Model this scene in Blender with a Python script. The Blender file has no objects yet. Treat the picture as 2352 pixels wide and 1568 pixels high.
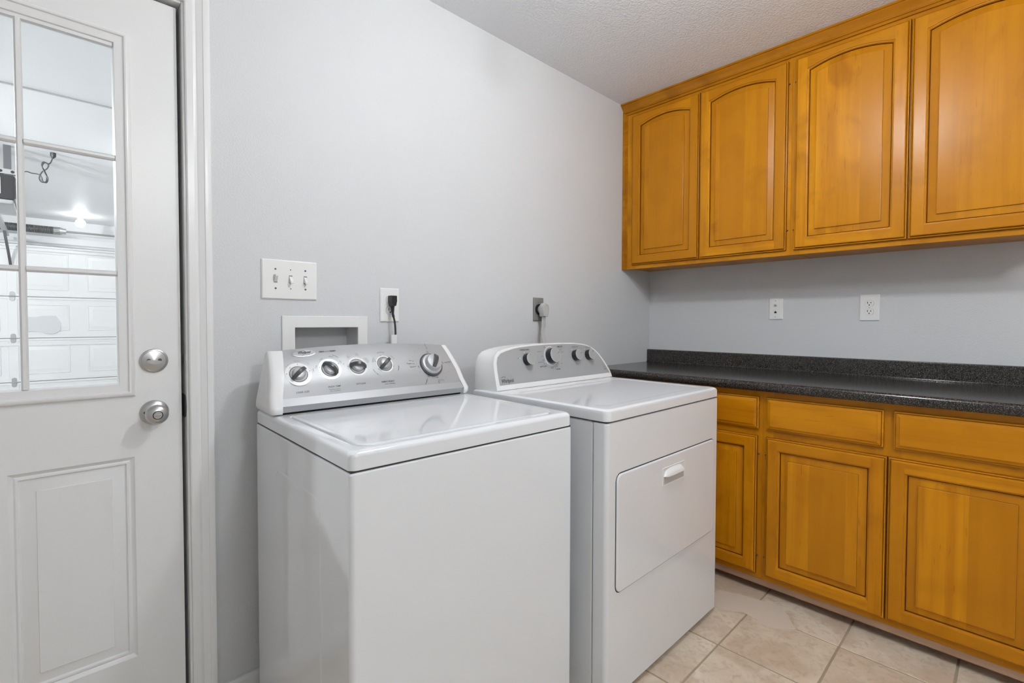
import bpy, bmesh, math, random
from mathutils import Vector, Matrix
random.seed(4)
S = bpy.context.scene
C = S.collection
PI = math.pi

# ------------------------------------------------------------------ camera, world, exposure
cam = bpy.data.cameras.new('camera'); co = bpy.data.objects.new('camera', cam); C.objects.link(co)
rt = Vector((0.72349446, -0.69032679, 0.00216666)); up = Vector((0.01596828, 0.01987309, 0.99967498)); fw = Vector((0.69014548, 0.72322472, -0.0254014))
M = Matrix((rt, up, -fw)).transposed().to_4x4(); M.translation = (-2.753, -1.6255, 1.1403)
co.matrix_world = M
cam.sensor_width = 36; cam.lens = 1116.66 / 2352 * 36; cam.shift_y = -16.19 / 2352; cam.clip_start = 0.02
S.camera = co
w = bpy.data.worlds.new('world'); S.world = w; w.use_nodes = True
w.node_tree.nodes['Background'].inputs[0].default_value = (0.6, 0.65, 0.7, 1)
w.node_tree.nodes['Background'].inputs[1].default_value = 0.3
S.view_settings.view_transform = 'Standard'; S.view_settings.look = 'None'
S.view_settings.gamma = 1; S.view_settings.use_curve_mapping = False
S.view_settings.exposure = 0.40
S.cycles.use_denoising = True
S.cycles.max_bounces = 10; S.cycles.diffuse_bounces = 6; S.cycles.transparent_max_bounces = 12
FILL_GLOBE = 60.0        # added fill lamp behind the camera
BULB = 245.0        # laundry room bulb emission
GFILL = 900.0       # emission of the added garage fill bulb
LX, LY, LZ = -1.63, -1.17, 2.26

# ------------------------------------------------------------------ materials
def mat(name, col, rough=0.5, metal=0.0, spec=0.5, coat=0.0, bump=None, emit=None):
    m = bpy.data.materials.new(name); m.use_nodes = True; nt = m.node_tree; b = nt.nodes['Principled BSDF']
    b.inputs['Base Color'].default_value = (*col, 1); b.inputs['Roughness'].default_value = rough
    b.inputs['Metallic'].default_value = metal; b.inputs['Specular IOR Level'].default_value = spec
    if coat: b.inputs['Coat Weight'].default_value = coat; b.inputs['Coat Roughness'].default_value = 0.08
    if emit: b.inputs['Emission Color'].default_value = (*col, 1); b.inputs['Emission Strength'].default_value = emit
    if bump:
        sc, st, dist = bump[:3]
        tc = nt.nodes.new('ShaderNodeTexCoord'); n = nt.nodes.new('ShaderNodeTexNoise'); n.inputs['Scale'].default_value = sc
        n.inputs['Detail'].default_value = 2.5
        mr = nt.nodes.new('ShaderNodeMapRange'); mr.inputs[1].default_value = 0.42; mr.inputs[2].default_value = 0.66
        bp = nt.nodes.new('ShaderNodeBump'); bp.inputs['Strength'].default_value = st; bp.inputs['Distance'].default_value = dist
        nt.links.new(tc.outputs['Object'], n.inputs['Vector']); nt.links.new(n.outputs['Fac'], mr.inputs[0])
        nt.links.new(mr.outputs[0], bp.inputs['Height']); nt.links.new(bp.outputs[0], b.inputs['Normal'])
    return m

def mixcol(nt, fac, a, b):
    n = nt.nodes.new('ShaderNodeMix'); n.data_type = 'RGBA'
    if isinstance(fac, float): n.inputs[0].default_value = fac
    else: nt.links.new(fac, n.inputs[0])
    for i, v in ((6, a), (7, b)):
        if isinstance(v, tuple): n.inputs[i].default_value = (*v, 1)
        else: nt.links.new(v, n.inputs[i])
    return n.outputs[2]

def rng(nt, s, a, b, c=0.0, d=1.0):
    n = nt.nodes.new('ShaderNodeMapRange'); nt.links.new(s, n.inputs[0])
    for i, v in enumerate((a, b, c, d)): n.inputs[i + 1].default_value = v
    return n.outputs[0]

def noise(nt, vec, scale, detail=3.0, dist=0.0):
    n = nt.nodes.new('ShaderNodeTexNoise'); n.inputs['Scale'].default_value = scale; n.inputs['Detail'].default_value = detail
    n.inputs['Distortion'].default_value = dist; nt.links.new(vec, n.inputs['Vector']); return n.outputs['Fac']

def c_mid(a, b): return tuple((x + y) / 2 for x, y in zip(a, b))

def wood(name, grain, light, mid, dark, rough=0.36, boards=0.0, coat=0.27):
    m = bpy.data.materials.new(name); m.use_nodes = True; nt = m.node_tree; b = nt.nodes['Principled BSDF']; L = nt.links.new
    tc = nt.nodes.new('ShaderNodeTexCoord'); oi = nt.nodes.new('ShaderNodeObjectInfo')
    mul = nt.nodes.new('ShaderNodeMath'); mul.operation = 'MULTIPLY'; mul.inputs[1].default_value = 37.0; L(oi.outputs['Random'], mul.inputs[0])
    off = nt.nodes.new('ShaderNodeVectorMath'); off.operation = 'ADD'; L(tc.outputs['Object'], off.inputs[0]); L(mul.outputs[0], off.inputs[1])
    vec = off.outputs[0]; rnd = oi.outputs['Random']
    if boards:
        sep = nt.nodes.new('ShaderNodeSeparateXYZ'); L(vec, sep.inputs[0])
        dv = nt.nodes.new('ShaderNodeMath'); dv.operation = 'DIVIDE'; L(sep.outputs['Y'], dv.inputs[0]); dv.inputs[1].default_value = boards
        fl = nt.nodes.new('ShaderNodeMath'); fl.operation = 'FLOOR'; L(dv.outputs[0], fl.inputs[0])
        wn = nt.nodes.new('ShaderNodeTexWhiteNoise'); wn.noise_dimensions = '1D'; L(fl.outputs[0], wn.inputs['W'])
        rnd = wn.outputs['Value']
        sc = nt.nodes.new('ShaderNodeVectorMath'); sc.operation = 'SCALE'; L(wn.outputs['Color'], sc.inputs[0]); sc.inputs['Scale'].default_value = 9.0
        ad = nt.nodes.new('ShaderNodeVectorMath'); ad.operation = 'ADD'; L(vec, ad.inputs[0]); L(sc.outputs[0], ad.inputs[1]); vec = ad.outputs[0]
    def stretched(s):
        mp = nt.nodes.new('ShaderNodeMapping'); L(vec, mp.inputs[0]); mp.inputs['Scale'].default_value = s; return mp.outputs[0]
    g = (14, 14, 1.1) if grain == 'Z' else (14, 1.1, 14)
    g2 = (60, 60, 2.0) if grain == 'Z' else (60, 2.0, 60)
    g3 = (5, 5, 2.2) if grain == 'Z' else (5, 2.2, 5)
    n1 = noise(nt, stretched(g), 1.0, 4.0, 1.2); n2 = noise(nt, stretched(g2), 1.0, 3.0, 0.2); n3 = noise(nt, stretched(g3), 1.0, 2.0, 0.8)
    n4 = noise(nt, vec, 5.5, 3.0, 0.6)
    n5 = noise(nt, stretched((130, 130, 16) if grain == 'Z' else (130, 16, 130)), 1.0, 1.0, 0.0)
    tone = mixcol(nt, 0.35, c_mid(mid, light), dark)
    c = mixcol(nt, rng(nt, n1, 0.36, 0.66), mid, light)
    c = mixcol(nt, rng(nt, n3, 0.52, 0.80, 0, 0.42), c, dark)
    c = mixcol(nt, rng(nt, n2, 0.54, 0.75, 0, 0.32), c, dark)
    c = mixcol(nt, rng(nt, n4, 0.52, 0.70, 0, 0.42), c, dark)
    c = mixcol(nt, rng(nt, n5, 0.69, 0.76, 0, 0.35), c, dark)
    c = mixcol(nt, rng(nt, rnd, 0.2, 0.8, 0, 0.75), c, tone)
    L(c, b.inputs['Base Color'])
    b.inputs['Roughness'].default_value = rough; b.inputs['Specular IOR Level'].default_value = 0.12; b.inputs['Coat Weight'].default_value = coat; b.inputs['Coat Roughness'].default_value = 0.26
    bp = nt.nodes.new('ShaderNodeBump'); bp.inputs['Strength'].default_value = 0.08; bp.inputs['Distance'].default_value = 0.001
    L(n2, bp.inputs['Height']); L(bp.outputs[0], b.inputs['Normal'])
    return m

WL, WM, WD = (0.635, 0.262, 0.004), (0.50, 0.182, 0.002), (0.235, 0.070, 0.0006)
GLAZE = None
WV = wood('wood_vertical_grain', 'Z', WL, WM, WD)
WH = wood('wood_horizontal_grain', 'Y', WL, WM, WD)
WP = wood('wood_panel_boards', 'Z', WL, WM, WD, boards=0.121)
WDK = wood('wood_moulding', 'Y', (0.47, 0.185, 0.005), (0.38, 0.135, 0.002), (0.19, 0.058, 0.001), rough=0.22)
RAW = wood('raw_wood', 'Y', (0.45, 0.30, 0.20), (0.40, 0.255, 0.165), (0.28, 0.17, 0.10), rough=0.7, coat=0.0)

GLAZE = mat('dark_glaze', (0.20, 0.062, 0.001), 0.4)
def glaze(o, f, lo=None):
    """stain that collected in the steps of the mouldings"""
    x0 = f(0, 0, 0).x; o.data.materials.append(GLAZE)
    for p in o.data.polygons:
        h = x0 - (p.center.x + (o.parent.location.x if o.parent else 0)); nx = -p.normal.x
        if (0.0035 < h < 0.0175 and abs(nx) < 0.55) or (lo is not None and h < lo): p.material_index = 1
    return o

def specks(name):
    m = bpy.data.materials.new(name); m.use_nodes = True; nt = m.node_tree; b = nt.nodes['Principled BSDF']; L = nt.links.new
    tc = nt.nodes.new('ShaderNodeTexCoord'); v = tc.outputs['Object']
    n1 = noise(nt, v, 250.0, 2.0); n2 = noise(nt, v, 380.0, 2.0); n3 = noise(nt, v, 150.0, 2.0)
    c = mixcol(nt, rng(nt, n1, 0.5, 0.60), (0.012, 0.0105, 0.010), (0.052, 0.045, 0.041))
    c = mixcol(nt, rng(nt, n2, 0.58, 0.66), c, (0.20, 0.185, 0.17))
    c = mixcol(nt, rng(nt, n3, 0.58, 0.66), c, (0.006, 0.005, 0.005))
    L(c, b.inputs['Base Color']); b.inputs['Roughness'].default_value = 0.17; b.inputs['Specular IOR Level'].default_value = 0.5
    return m
GRAN = specks('black_speckled_laminate')

def tilemat():
    m = bpy.data.materials.new('beige_ceramic'); m.use_nodes = True; nt = m.node_tree; b = nt.nodes['Principled BSDF']; L = nt.links.new
    tc = nt.nodes.new('ShaderNodeTexCoord'); oi = nt.nodes.new('ShaderNodeObjectInfo')
    mul = nt.nodes.new('ShaderNodeMath'); mul.operation = 'MULTIPLY'; mul.inputs[1].default_value = 19.0; L(oi.outputs['Random'], mul.inputs[0])
    off = nt.nodes.new('ShaderNodeVectorMath'); off.operation = 'ADD'; L(tc.outputs['Object'], off.inputs[0]); L(mul.outputs[0], off.inputs[1])
    v = off.outputs[0]
    c = mixcol(nt, rng(nt, noise(nt, v, 7.0, 5.0, 0.6), 0.38, 0.64), (0.56, 0.45, 0.34), (0.70, 0.62, 0.50))
    c = mixcol(nt, rng(nt, noise(nt, v, 38.0, 5.0, 1.0), 0.50, 0.70, 0, 0.6), c, (0.44, 0.33, 0.235))
    c = mixcol(nt, rng(nt, noise(nt, v, 16.0, 4.0, 0.3), 0.60, 0.75, 0, 0.5), c, (0.56, 0.40, 0.31))
    L(c, b.inputs['Base Color']); b.inputs['Roughness'].default_value = 0.34
    bp = nt.nodes.new('ShaderNodeBump'); bp.inputs['Strength'].default_value = 0.12; bp.inputs['Distance'].default_value = 0.002
    L(noise(nt, v, 24.0, 5.0), bp.inputs['Height']); L(bp.outputs[0], b.inputs['Normal'])
    return m
TILE = tilemat()

def glassmat():
    m = bpy.data.materials.new('window_glass'); m.use_nodes = True; nt = m.node_tree; L = nt.links.new
    for n in list(nt.nodes):
        if n.type != 'OUTPUT_MATERIAL': nt.nodes.remove(n)
    out = [n for n in nt.nodes if n.type == 'OUTPUT_MATERIAL'][0]
    t = nt.nodes.new('ShaderNodeBsdfTransparent'); t.inputs[0].default_value = (0.97, 0.98, 0.98, 1)
    g = nt.nodes.new('ShaderNodeBsdfGlossy'); g.inputs['Roughness'].default_value = 0.02
    f = nt.nodes.new('ShaderNodeFresnel'); f.inputs[0].default_value = 1.5
    mx = nt.nodes.new('ShaderNodeMixShader'); L(f.outputs[0], mx.inputs[0]); L(t.outputs[0], mx.inputs[1]); L(g.outputs[0], mx.inputs[2]); L(mx.outputs[0], out.inputs[0])
    return m
GLASS = glassmat()

WALL = mat('grey_wall_paint', (0.638, 0.650, 0.664), 0.45, spec=0.28, bump=(210.0, 0.22, 0.0022))
CEIL = mat('ceiling_texture', (0.825, 0.85, 0.89), 0.7, bump=(120.0, 0.42, 0.004))
WHITE = mat('white_enamel', (0.775, 0.795, 0.82), 0.07, coat=0.3)
WPLA = mat('white_plastic', (0.80, 0.80, 0.80), 0.22)
DOORP = mat('white_door_paint', (0.80, 0.80, 0.80), 0.32, bump=(260.0, 0.05, 0.001))
TRIM = mat('white_trim_paint', (0.79, 0.79, 0.79), 0.25)
PLATE = mat('white_wall_plate', (0.82, 0.82, 0.81), 0.25)
BLACK = mat('black_plastic', (0.012, 0.012, 0.013), 0.35)
HOLE = mat('dark_slot', (0.004, 0.004, 0.004), 0.8)
NICK = mat('satin_nickel', (0.54, 0.535, 0.53), 0.32, metal=1.0)
SILV = mat('silver_panel', (0.42, 0.425, 0.435), 0.42, metal=0.35)
SILD = mat('silver_panel_dryer', (0.42, 0.43, 0.44), 0.40, metal=0.25)
SILK = mat('silver_knob', (0.55, 0.56, 0.575), 0.28, metal=0.35)
KDRK = mat('dark_grey_knob', (0.07, 0.07, 0.072), 0.32)
KGRY = mat('grey_dial_plate', (0.22, 0.22, 0.22), 0.4, metal=0.3)
CHRO = mat('chrome_ring', (0.8, 0.8, 0.8), 0.12, metal=1.0)
INK = mat('printed_ink', (0.035, 0.035, 0.04), 0.5)
INKG = mat('printed_grey_ink', (0.22, 0.22, 0.22), 0.5)
INKW = mat('printed_white_ink', (0.85, 0.85, 0.85), 0.5)
SHAD = mat('dark_gap', (0.03, 0.03, 0.03), 0.6)
GROUT = mat('grout', (0.36, 0.29, 0.205), 0.8)
PATCHM = mat('patch_paper', (0.66, 0.585, 0.50), 0.4, bump=(90.0, 0.2, 0.002))
DRYO = mat('grey_dryer_outlet', (0.22, 0.22, 0.21), 0.4)
GRYP = mat('grey_cord_plastic', (0.47, 0.47, 0.46), 0.4)
BOXG = mat('recess_plastic', (0.62, 0.62, 0.62), 0.4)
GARW = mat('garage_white', (0.84, 0.85, 0.86), 0.5)
GARD = mat('garage_door_white', (0.86, 0.86, 0.86), 0.4)
GARC = mat('garage_concrete', (0.5, 0.5, 0.49), 0.8)
GRYM = mat('galvanised_steel', (0.42, 0.42, 0.42), 0.4, metal=0.6)
DRKM = mat('dark_steel', (0.10, 0.10, 0.105), 0.45, metal=0.4)
PATG = mat('blotch_grey', (0.70, 0.71, 0.72), 0.5)
BULBM = mat('lamp_bulb', (0.955, 0.985, 1.0), 0.5, emit=BULB)
FILL_GLOBEM = mat('fill_lamp_globe', (0.955, 0.985, 1.0), 0.5, emit=FILL_GLOBE)
GFILLM = mat('garage_fill_bulb', (0.97, 0.985, 1.0), 0.5, emit=GFILL)
GBULBW = mat('garage_small_bulb', (0.97, 0.985, 1.0), 0.5, emit=22.0)
RED = mat('cord_brown', (0.05, 0.045, 0.045), 0.5)

# ------------------------------------------------------------------ geometry helpers
def box(bm, lo, hi, bev=0.0, seg=1):
    vs = [bm.verts.new((x, y, z)) for x in (lo[0], hi[0]) for y in (lo[1], hi[1]) for z in (lo[2], hi[2])]
    fs = [bm.faces.new([vs[i] for i in f]) for f in ((0, 1, 3, 2), (4, 6, 7, 5), (0, 4, 5, 1), (2, 3, 7, 6), (0, 2, 6, 4), (1, 5, 7, 3))]
    if bev:
        es = list({e for f in fs for e in f.edges})
        bmesh.ops.bevel(bm, geom=es, offset=bev, segments=seg, affect='EDGES', profile=0.5)

def boxbm(lo, hi, bev=0.0, seg=1):
    bm = bmesh.new(); l = [min(a, b) for a, b in zip(lo, hi)]; h = [max(a, b) for a, b in zip(lo, hi)]; box(bm, l, h, bev, seg); return bm

def loops(bm, ls, cap0=True, cap1=True, closed=True):
    rows = [[bm.verts.new(p) for p in l] for l in ls]
    n = len(rows[0])
    for a, b in zip(rows, rows[1:]):
        for i in range(n if closed else n - 1):
            j = (i + 1) % n
            try: bm.faces.new((a[i], a[j], b[j], b[i]))
            except ValueError: pass
    if closed and cap0: bm.faces.new(rows[0][::-1])
    if closed and cap1: bm.faces.new(rows[-1])

def rrect(x0, x1, y0, y1, r, n=5):
    if isinstance(r, (int, float)): r = (r,) * 4
    pts = []
    for (cx, cy, a0, rr) in ((x1 - r[0], y1 - r[0], 0, r[0]), (x0 + r[1], y1 - r[1], 90, r[1]), (x0 + r[2], y0 + r[2], 180, r[2]), (x1 - r[3], y0 + r[3], 270, r[3])):
        for i in range(n + 1):
            a = math.radians(a0 + 90 * i / n); pts.append((cx + rr * math.cos(a), cy + rr * math.sin(a)))
    return pts

def lathe(bm, prof, fr, n=28, cap=True):
    o, ex, ey, ez = fr
    ls = []
    for r, h in prof:
        ls.append([tuple(o + ex * (r * math.cos(2 * PI * i / n)) + ey * (r * math.sin(2 * PI * i / n)) + ez * h) for i in range(n)])
    loops(bm, ls, cap, cap)

def tube(bm, pts, r, n=8, closed=False):
    pts = [Vector(p) for p in pts]; m = len(pts); ls = []; prev = None
    for i, p in enumerate(pts):
        if closed: d = pts[(i + 1) % m] - pts[i - 1]
        else: d = pts[min(i + 1, m - 1)] - pts[max(i - 1, 0)]
        d.normalize()
        if prev is None: a = d.orthogonal().normalized()
        else: a = (prev - d * prev.dot(d)).normalized()
        prev = a; b = d.cross(a); rr = r[i] if isinstance(r, (list, tuple)) else r
        ls.append([tuple(p + a * (rr * math.cos(2 * PI * k / n)) + b * (rr * math.sin(2 * PI * k / n))) for k in range(n)])
    if closed: ls.append(ls[0]); loops(bm, ls, False, False)
    else: loops(bm, ls)
    bmesh.ops.remove_doubles(bm, verts=bm.verts, dist=1e-7)

def smooth(pts, k=6):
    pts = [Vector(p) for p in pts]; out = []
    for i in range(len(pts) - 1):
        p0 = pts[max(i - 1, 0)]; p1 = pts[i]; p2 = pts[i + 1]; p3 = pts[min(i + 2, len(pts) - 1)]
        for j in range(k):
            t = j / k
            out.append(0.5 * ((2 * p1) + (p2 - p0) * t + (2 * p0 - 5 * p1 + 4 * p2 - p3) * t * t + (3 * p1 - p0 - 3 * p2 + p3) * t ** 3))
    out.append(pts[-1]); return out

def xform(bm, f):
    for v in bm.verts: v.co = f(*v.co)
    return bm

def prism(bm, poly, f, h0, h1):
    loops(bm, [[f(a, b, h0) for a, b in poly], [f(a, b, h1) for a, b in poly]])

def obj(name, bm, m, parent=None, local=False, sharp=35, recalc=True):
    """link a bmesh as ONE mesh object; world coordinates unless local"""
    if recalc: bmesh.ops.recalc_face_normals(bm, faces=bm.faces)
    if parent is not None and not local:
        root = parent
        while root.parent: root = root.parent
        o_ = root.location
        for v in bm.verts: v.co -= o_
    me = bpy.data.meshes.new(name); bm.to_mesh(me); bm.free()
    for p in me.polygons: p.use_smooth = True
    me.set_sharp_from_angle(angle=math.radians(sharp))
    for mm in (m if isinstance(m, (list, tuple)) else [m]): me.materials.append(mm)
    o = bpy.data.objects.new(name, me); C.objects.link(o)
    if parent is not None: o.parent = parent
    wn_ = o.modifiers.new('weighted_normals', 'WEIGHTED_NORMAL'); wn_.keep_sharp = True; wn_.weight = 90
    return o

def tag(o, label=None, cat=None, group=None, kind=None):
    if label: o['label'] = label
    if cat: o['category'] = cat
    if group: o['group'] = group
    if kind: o['kind'] = kind
    return o

def thing(name, label, cat, loc, group=None, kind=None, rz=0.0):
    o = bpy.data.objects.new(name, None); C.objects.link(o); o.location = loc; o.rotation_euler = (0, 0, rz); o.empty_display_size = 0.1
    return tag(o, label, cat, group, kind)

def back(y0):           # a right, b up, h out of the back wall into the room
    return lambda a, b, h: Vector((a, y0 - h, b))
def right(x0):          # a = distance from the back wall, b up, h out of the right wall
    return lambda a, b, h: Vector((-x0 - h, -a, b))
def frame_of(f, a, b, h=0.0):
    o = f(a, b, h); ex = (f(a + 1e-3, b, h) - o).normalized(); ey = (f(a, b + 1e-3, h) - o).normalized(); ez = ex.cross(ey).normalized(); ey = ez.cross(ex)
    return (o, ex, ey, ez)

def textbm(s, size, f, align='CENTER', bold=0.0, rot=0.0, spacing=1.0, sx=1.0, shear=0.0):
    """lettering as flat mesh laid on the surface f(s,t)->point"""
    cu = bpy.data.curves.new('t', 'FONT'); cu.body = s; cu.size = size; cu.align_x = align; cu.align_y = 'CENTER'; cu.offset = bold
    cu.space_character = spacing; cu.resolution_u = 2; cu.shear = shear
    ob = bpy.data.objects.new('t', cu); C.objects.link(ob)
    dg = bpy.context.evaluated_depsgraph_get(); me = bpy.data.meshes.new_from_object(ob.evaluated_get(dg))
    bm = bmesh.new(); bm.from_mesh(me)
    bpy.data.objects.remove(ob); bpy.data.curves.remove(cu); bpy.data.meshes.remove(me)
    cr, sr = math.cos(rot), math.sin(rot)
    for v in bm.verts:
        x, y = v.co.x * sx, v.co.y; v.co = f(x * cr - y * sr, x * sr + y * cr)
    return bm

def join(bms):
    out = bmesh.new()
    for b in bms:
        me = bpy.data.meshes.new('tmp'); b.to_mesh(me); out.from_mesh(me); b.free(); bpy.data.meshes.remove(me)
    return out

def ringpanel(bm, f, x0, x1, y0, y1, rings, arc=0.0, n=1):
    """nested inset rings (inset, height) of a rectangle, its top bowed up by arc"""
    ls = []
    for d, h in rings:
        a0, a1, b0 = x0 + d, x1 - d, y0 + d
        l = [f(a0, b0, h), f(a1, b0, h)]
        for i in range(n + 1):
            t = i / n; a = a1 + (a0 - a1) * t
            s = 2 * (a - (x0 + x1) / 2) / (x1 - x0)
            l.append(f(a, y1 + arc * (1 - s * s) - d, h))
        ls.append(l)
    loops(bm, ls, False, True)

# ------------------------------------------------------------------ the room
XL, YF, H = -3.75, -4.10, 2.397
T = 0.12
DX0, DX1, DZ = -3.296, -2.4725, 2.0205           # door opening
BX0, BX1, BZ0, BZ1 = -2.1762, -1.9594, 0.965, 1.1215   # outlet box opening
def gridwall(name, f, xs, zs, holes, m, thick, label):
    bm = bmesh.new()
    for i in range(len(xs) - 1):
        for j in range(len(zs) - 1):
            cx, cz = (xs[i] + xs[i + 1]) / 2, (zs[j] + zs[j + 1]) / 2
            if any(a < cx < b and c < cz < d for a, b, c, d in holes): continue
            q = [f(xs[i], zs[j], 0), f(xs[i + 1], zs[j], 0), f(xs[i + 1], zs[j + 1], 0), f(xs[i], zs[j + 1], 0)]
            bm.faces.new([bm.verts.new(p) for p in q])
    bmesh.ops.remove_doubles(bm, verts=bm.verts, dist=1e-5)
    g = bmesh.ops.extrude_face_region(bm, geom=bm.faces[:])
    d = f(0, 0, -thick) - f(0, 0, 0)
    for v in g['geom']:
        if isinstance(v, bmesh.types.BMVert): v.co += d
    return tag(obj(name, bm, m), label, 'wall', kind='structure')
gridwall('wall_back', back(0.0), [-5.3, DX0 - 0.0195, DX1 + 0.0195, BX0, BX1, 0.12], [-0.12, 0.0, BZ0, BZ1, DZ + 0.0195, H], [(DX0 - 0.0195, DX1 + 0.0195, 0.0, DZ + 0.0195), (BX0, BX1, BZ0, BZ1)], WALL, T,
         'textured grey painted wall behind the washer and dryer')
gridwall('wall_right', right(0.0), [-0.0, 4.22], [-0.12, H], [], WALL, T, 'grey painted wall behind the counter and wall cabinets')
tag(obj('wall_left', boxbm((XL - T, YF, -0.12), (XL, 0, H)), WALL), 'grey painted wall to the left of the entry door', 'wall', kind='structure')
tag(obj('wall_front', boxbm((XL - T, YF - T, -0.12), (T, YF, H)), WALL), 'grey painted wall behind the camera', 'wall', kind='structure')
tag(obj('ceiling', boxbm((XL - T, YF - T, H), (T, T, H + 0.1)), CEIL), 'pale grey textured ceiling of the laundry room', 'ceiling', kind='structure')

# floor with its tiles
fl = tag(obj('floor', boxbm((XL, YF, -0.12), (0, 0, -0.0025)), GROUT), 'beige ceramic tile floor with grey-brown grout', 'floor', kind='structure')
TS, GX, GY, G = 0.298, -0.7544, -0.9054, 0.0068
full = None
ix0 = math.floor((XL - GX) / TS); iy0 = math.floor((YF - GY) / TS)
for ix in range(ix0, 4):
    for iy in range(iy0, 4):
        x0, x1, y0, y1 = GX + ix * TS + G / 2, GX + (ix + 1) * TS - G / 2, GY + iy * TS + G / 2, GY + (iy + 1) * TS - G / 2
        cx0, cx1, cy0, cy1 = max(x0, XL), min(x1, 0), max(y0, YF), min(y1, 0)
        if cx1 - cx0 < 0.004 or cy1 - cy0 < 0.004: continue
        if (cx0, cx1, cy0, cy1) == (x0, x1, y0, y1):
            if full is None:
                t_ = obj('tile', boxbm((0, 0, -0.010), (TS - G, TS - G, 0), 0.0012), TILE, fl, local=True); full = t_.data
            else:
                t_ = bpy.data.objects.new('tile', full); C.objects.link(t_); t_.parent = fl
            t_.location = (x0, y0, random.uniform(-0.0003, 0.0002))
        else:
            t_ = obj('tile', boxbm((0, 0, -0.010), (cx1 - cx0, cy1 - cy0, 0), 0.0012), TILE, fl, local=True); t_.location = (cx0, cy0, 0)
# thin repair patch over the grout crossing
bm = bmesh.new()
pp = [(-0.815, -0.712), (-0.775, -0.735), (-0.700, -0.760), (-0.668, -0.835), (-0.640, -0.985), (-0.760, -1.068), (-0.792, -1.040), (-0.822, -0.985), (-0.802, -0.945), (-0.790, -0.890), (-0.835, -0.832), (-0.842, -0.765)]
loops(bm, [[(x, y, 0.0003) for x, y in pp], [(x, y, 0.0011) for x, y in pp]])
tag(obj('floor_patch', bm, PATCHM), 'pale ragged patch smeared over a grout crossing by the base cabinets', 'patch')

# baseboard of the back wall
bm = bmesh.new()
pr = [(0, 0), (0.012, 0), (0.012, 0.047), (0.009, 0.052), (0.006, 0.058), (0, 0.058)]
loops(bm, [[(x, -y, z) for y, z in pr] for x in (-2.4065, -0.60)])
tag(obj('baseboard_back', bm, TRIM), 'low white baseboard along the wall behind the washer', 'baseboard', kind='structure')
bm = bmesh.new()
loops(bm, [[(XL + y, yy, z) for y, z in pr] for yy in (0, YF)])
tag(obj('baseboard_left', bm, TRIM), 'low white baseboard along the left wall', 'baseboard', kind='structure')

# door casing
f0 = back(0.0)
tr = thing('trim_1', 'white moulded casing framing the entry door', 'trim', (DX1, 0, 0), kind='structure')
cp = [(0, 0), (0, 0.009), (0.003, 0.0115), (0.017, 0.0125), (0.021, 0.0112), (0.026, 0.0095), (0.031, 0.012), (0.042, 0.0155), (0.0425, 0.0170), (0.049, 0.0180), (0.057, 0.0172), (0.060, 0.014), (0.060, 0)]
xi, zi = -2.467, 2.0262
bm = bmesh.new(); loops(bm, [[f0(xi + w_, 0.0, h) for w_, h in cp], [f0(xi + w_, zi + w_, h) for w_, h in cp]]); obj('casing', bm, TRIM, tr)
xo = 2 * ((DX0 + DX1) / 2) - xi
bm = bmesh.new(); loops(bm, [[f0(xo - w_, zi + w_, h) for w_, h in cp], [f0(xi + w_, zi + w_, h) for w_, h in cp]]); obj('casing', bm, TRIM, tr)
bm = bmesh.new(); loops(bm, [[f0(xo - w_, 0.0, h) for w_, h in cp], [f0(xo - w_, zi + w_, h) for w_, h in cp]]); obj('casing', bm, TRIM, tr)
# jamb
jm = thing('trim_2', 'white door jamb inside the casing with dark strike plates', 'trim', (DX1, 0.06, 0), kind='structure')
obj('jamb', boxbm((DX1, 0.0, 0), (DX1 + 0.019, 0.14, DZ + 0.019), 0.0015), TRIM, jm)
obj('jamb', boxbm((DX0 - 0.019, 0.0, 0), (DX0, 0.14, DZ + 0.019), 0.0015), TRIM, jm)
obj('jamb', boxbm((DX0, 0.0, DZ), (DX1, 0.14, DZ + 0.019), 0.0015), TRIM, jm)
obj('weather_strip', boxbm((DX1 - 0.0125, 0.066, 0), (DX1, 0.08, DZ)), SHAD, jm)
obj('weather_strip', boxbm((DX0, 0.066, DZ - 0.0125), (DX1 - 0.0125, 0.08, DZ)), SHAD, jm)
bm = bmesh.new()
sp = [(0.0, -0.033), (0.0, 0.033), (-0.012, 0.029), (-0.019, 0.014), (-0.021, 0.0), (-0.019, -0.014), (-0.012, -0.029)]
loops(bm, [[(DX1 - 0.0018, 0.024 + y, 0.899 + z) for y, z in sp], [(DX1 + 0.001, 0.024 + y, 0.899 + z) for y, z in sp]]); box(bm, (DX1 - 0.002, 0.024, 0.866), (DX1, 0.055, 0.932))
tag(obj('strike_plate', bm, DRKM, jm), 'dark curved strike plate')
tag(obj('deadbolt_strike', boxbm((DX1 - 0.002, 0.012, 1.020), (DX1, 0.05, 1.046)), GRYM, jm), 'small pale deadbolt strike')

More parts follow.
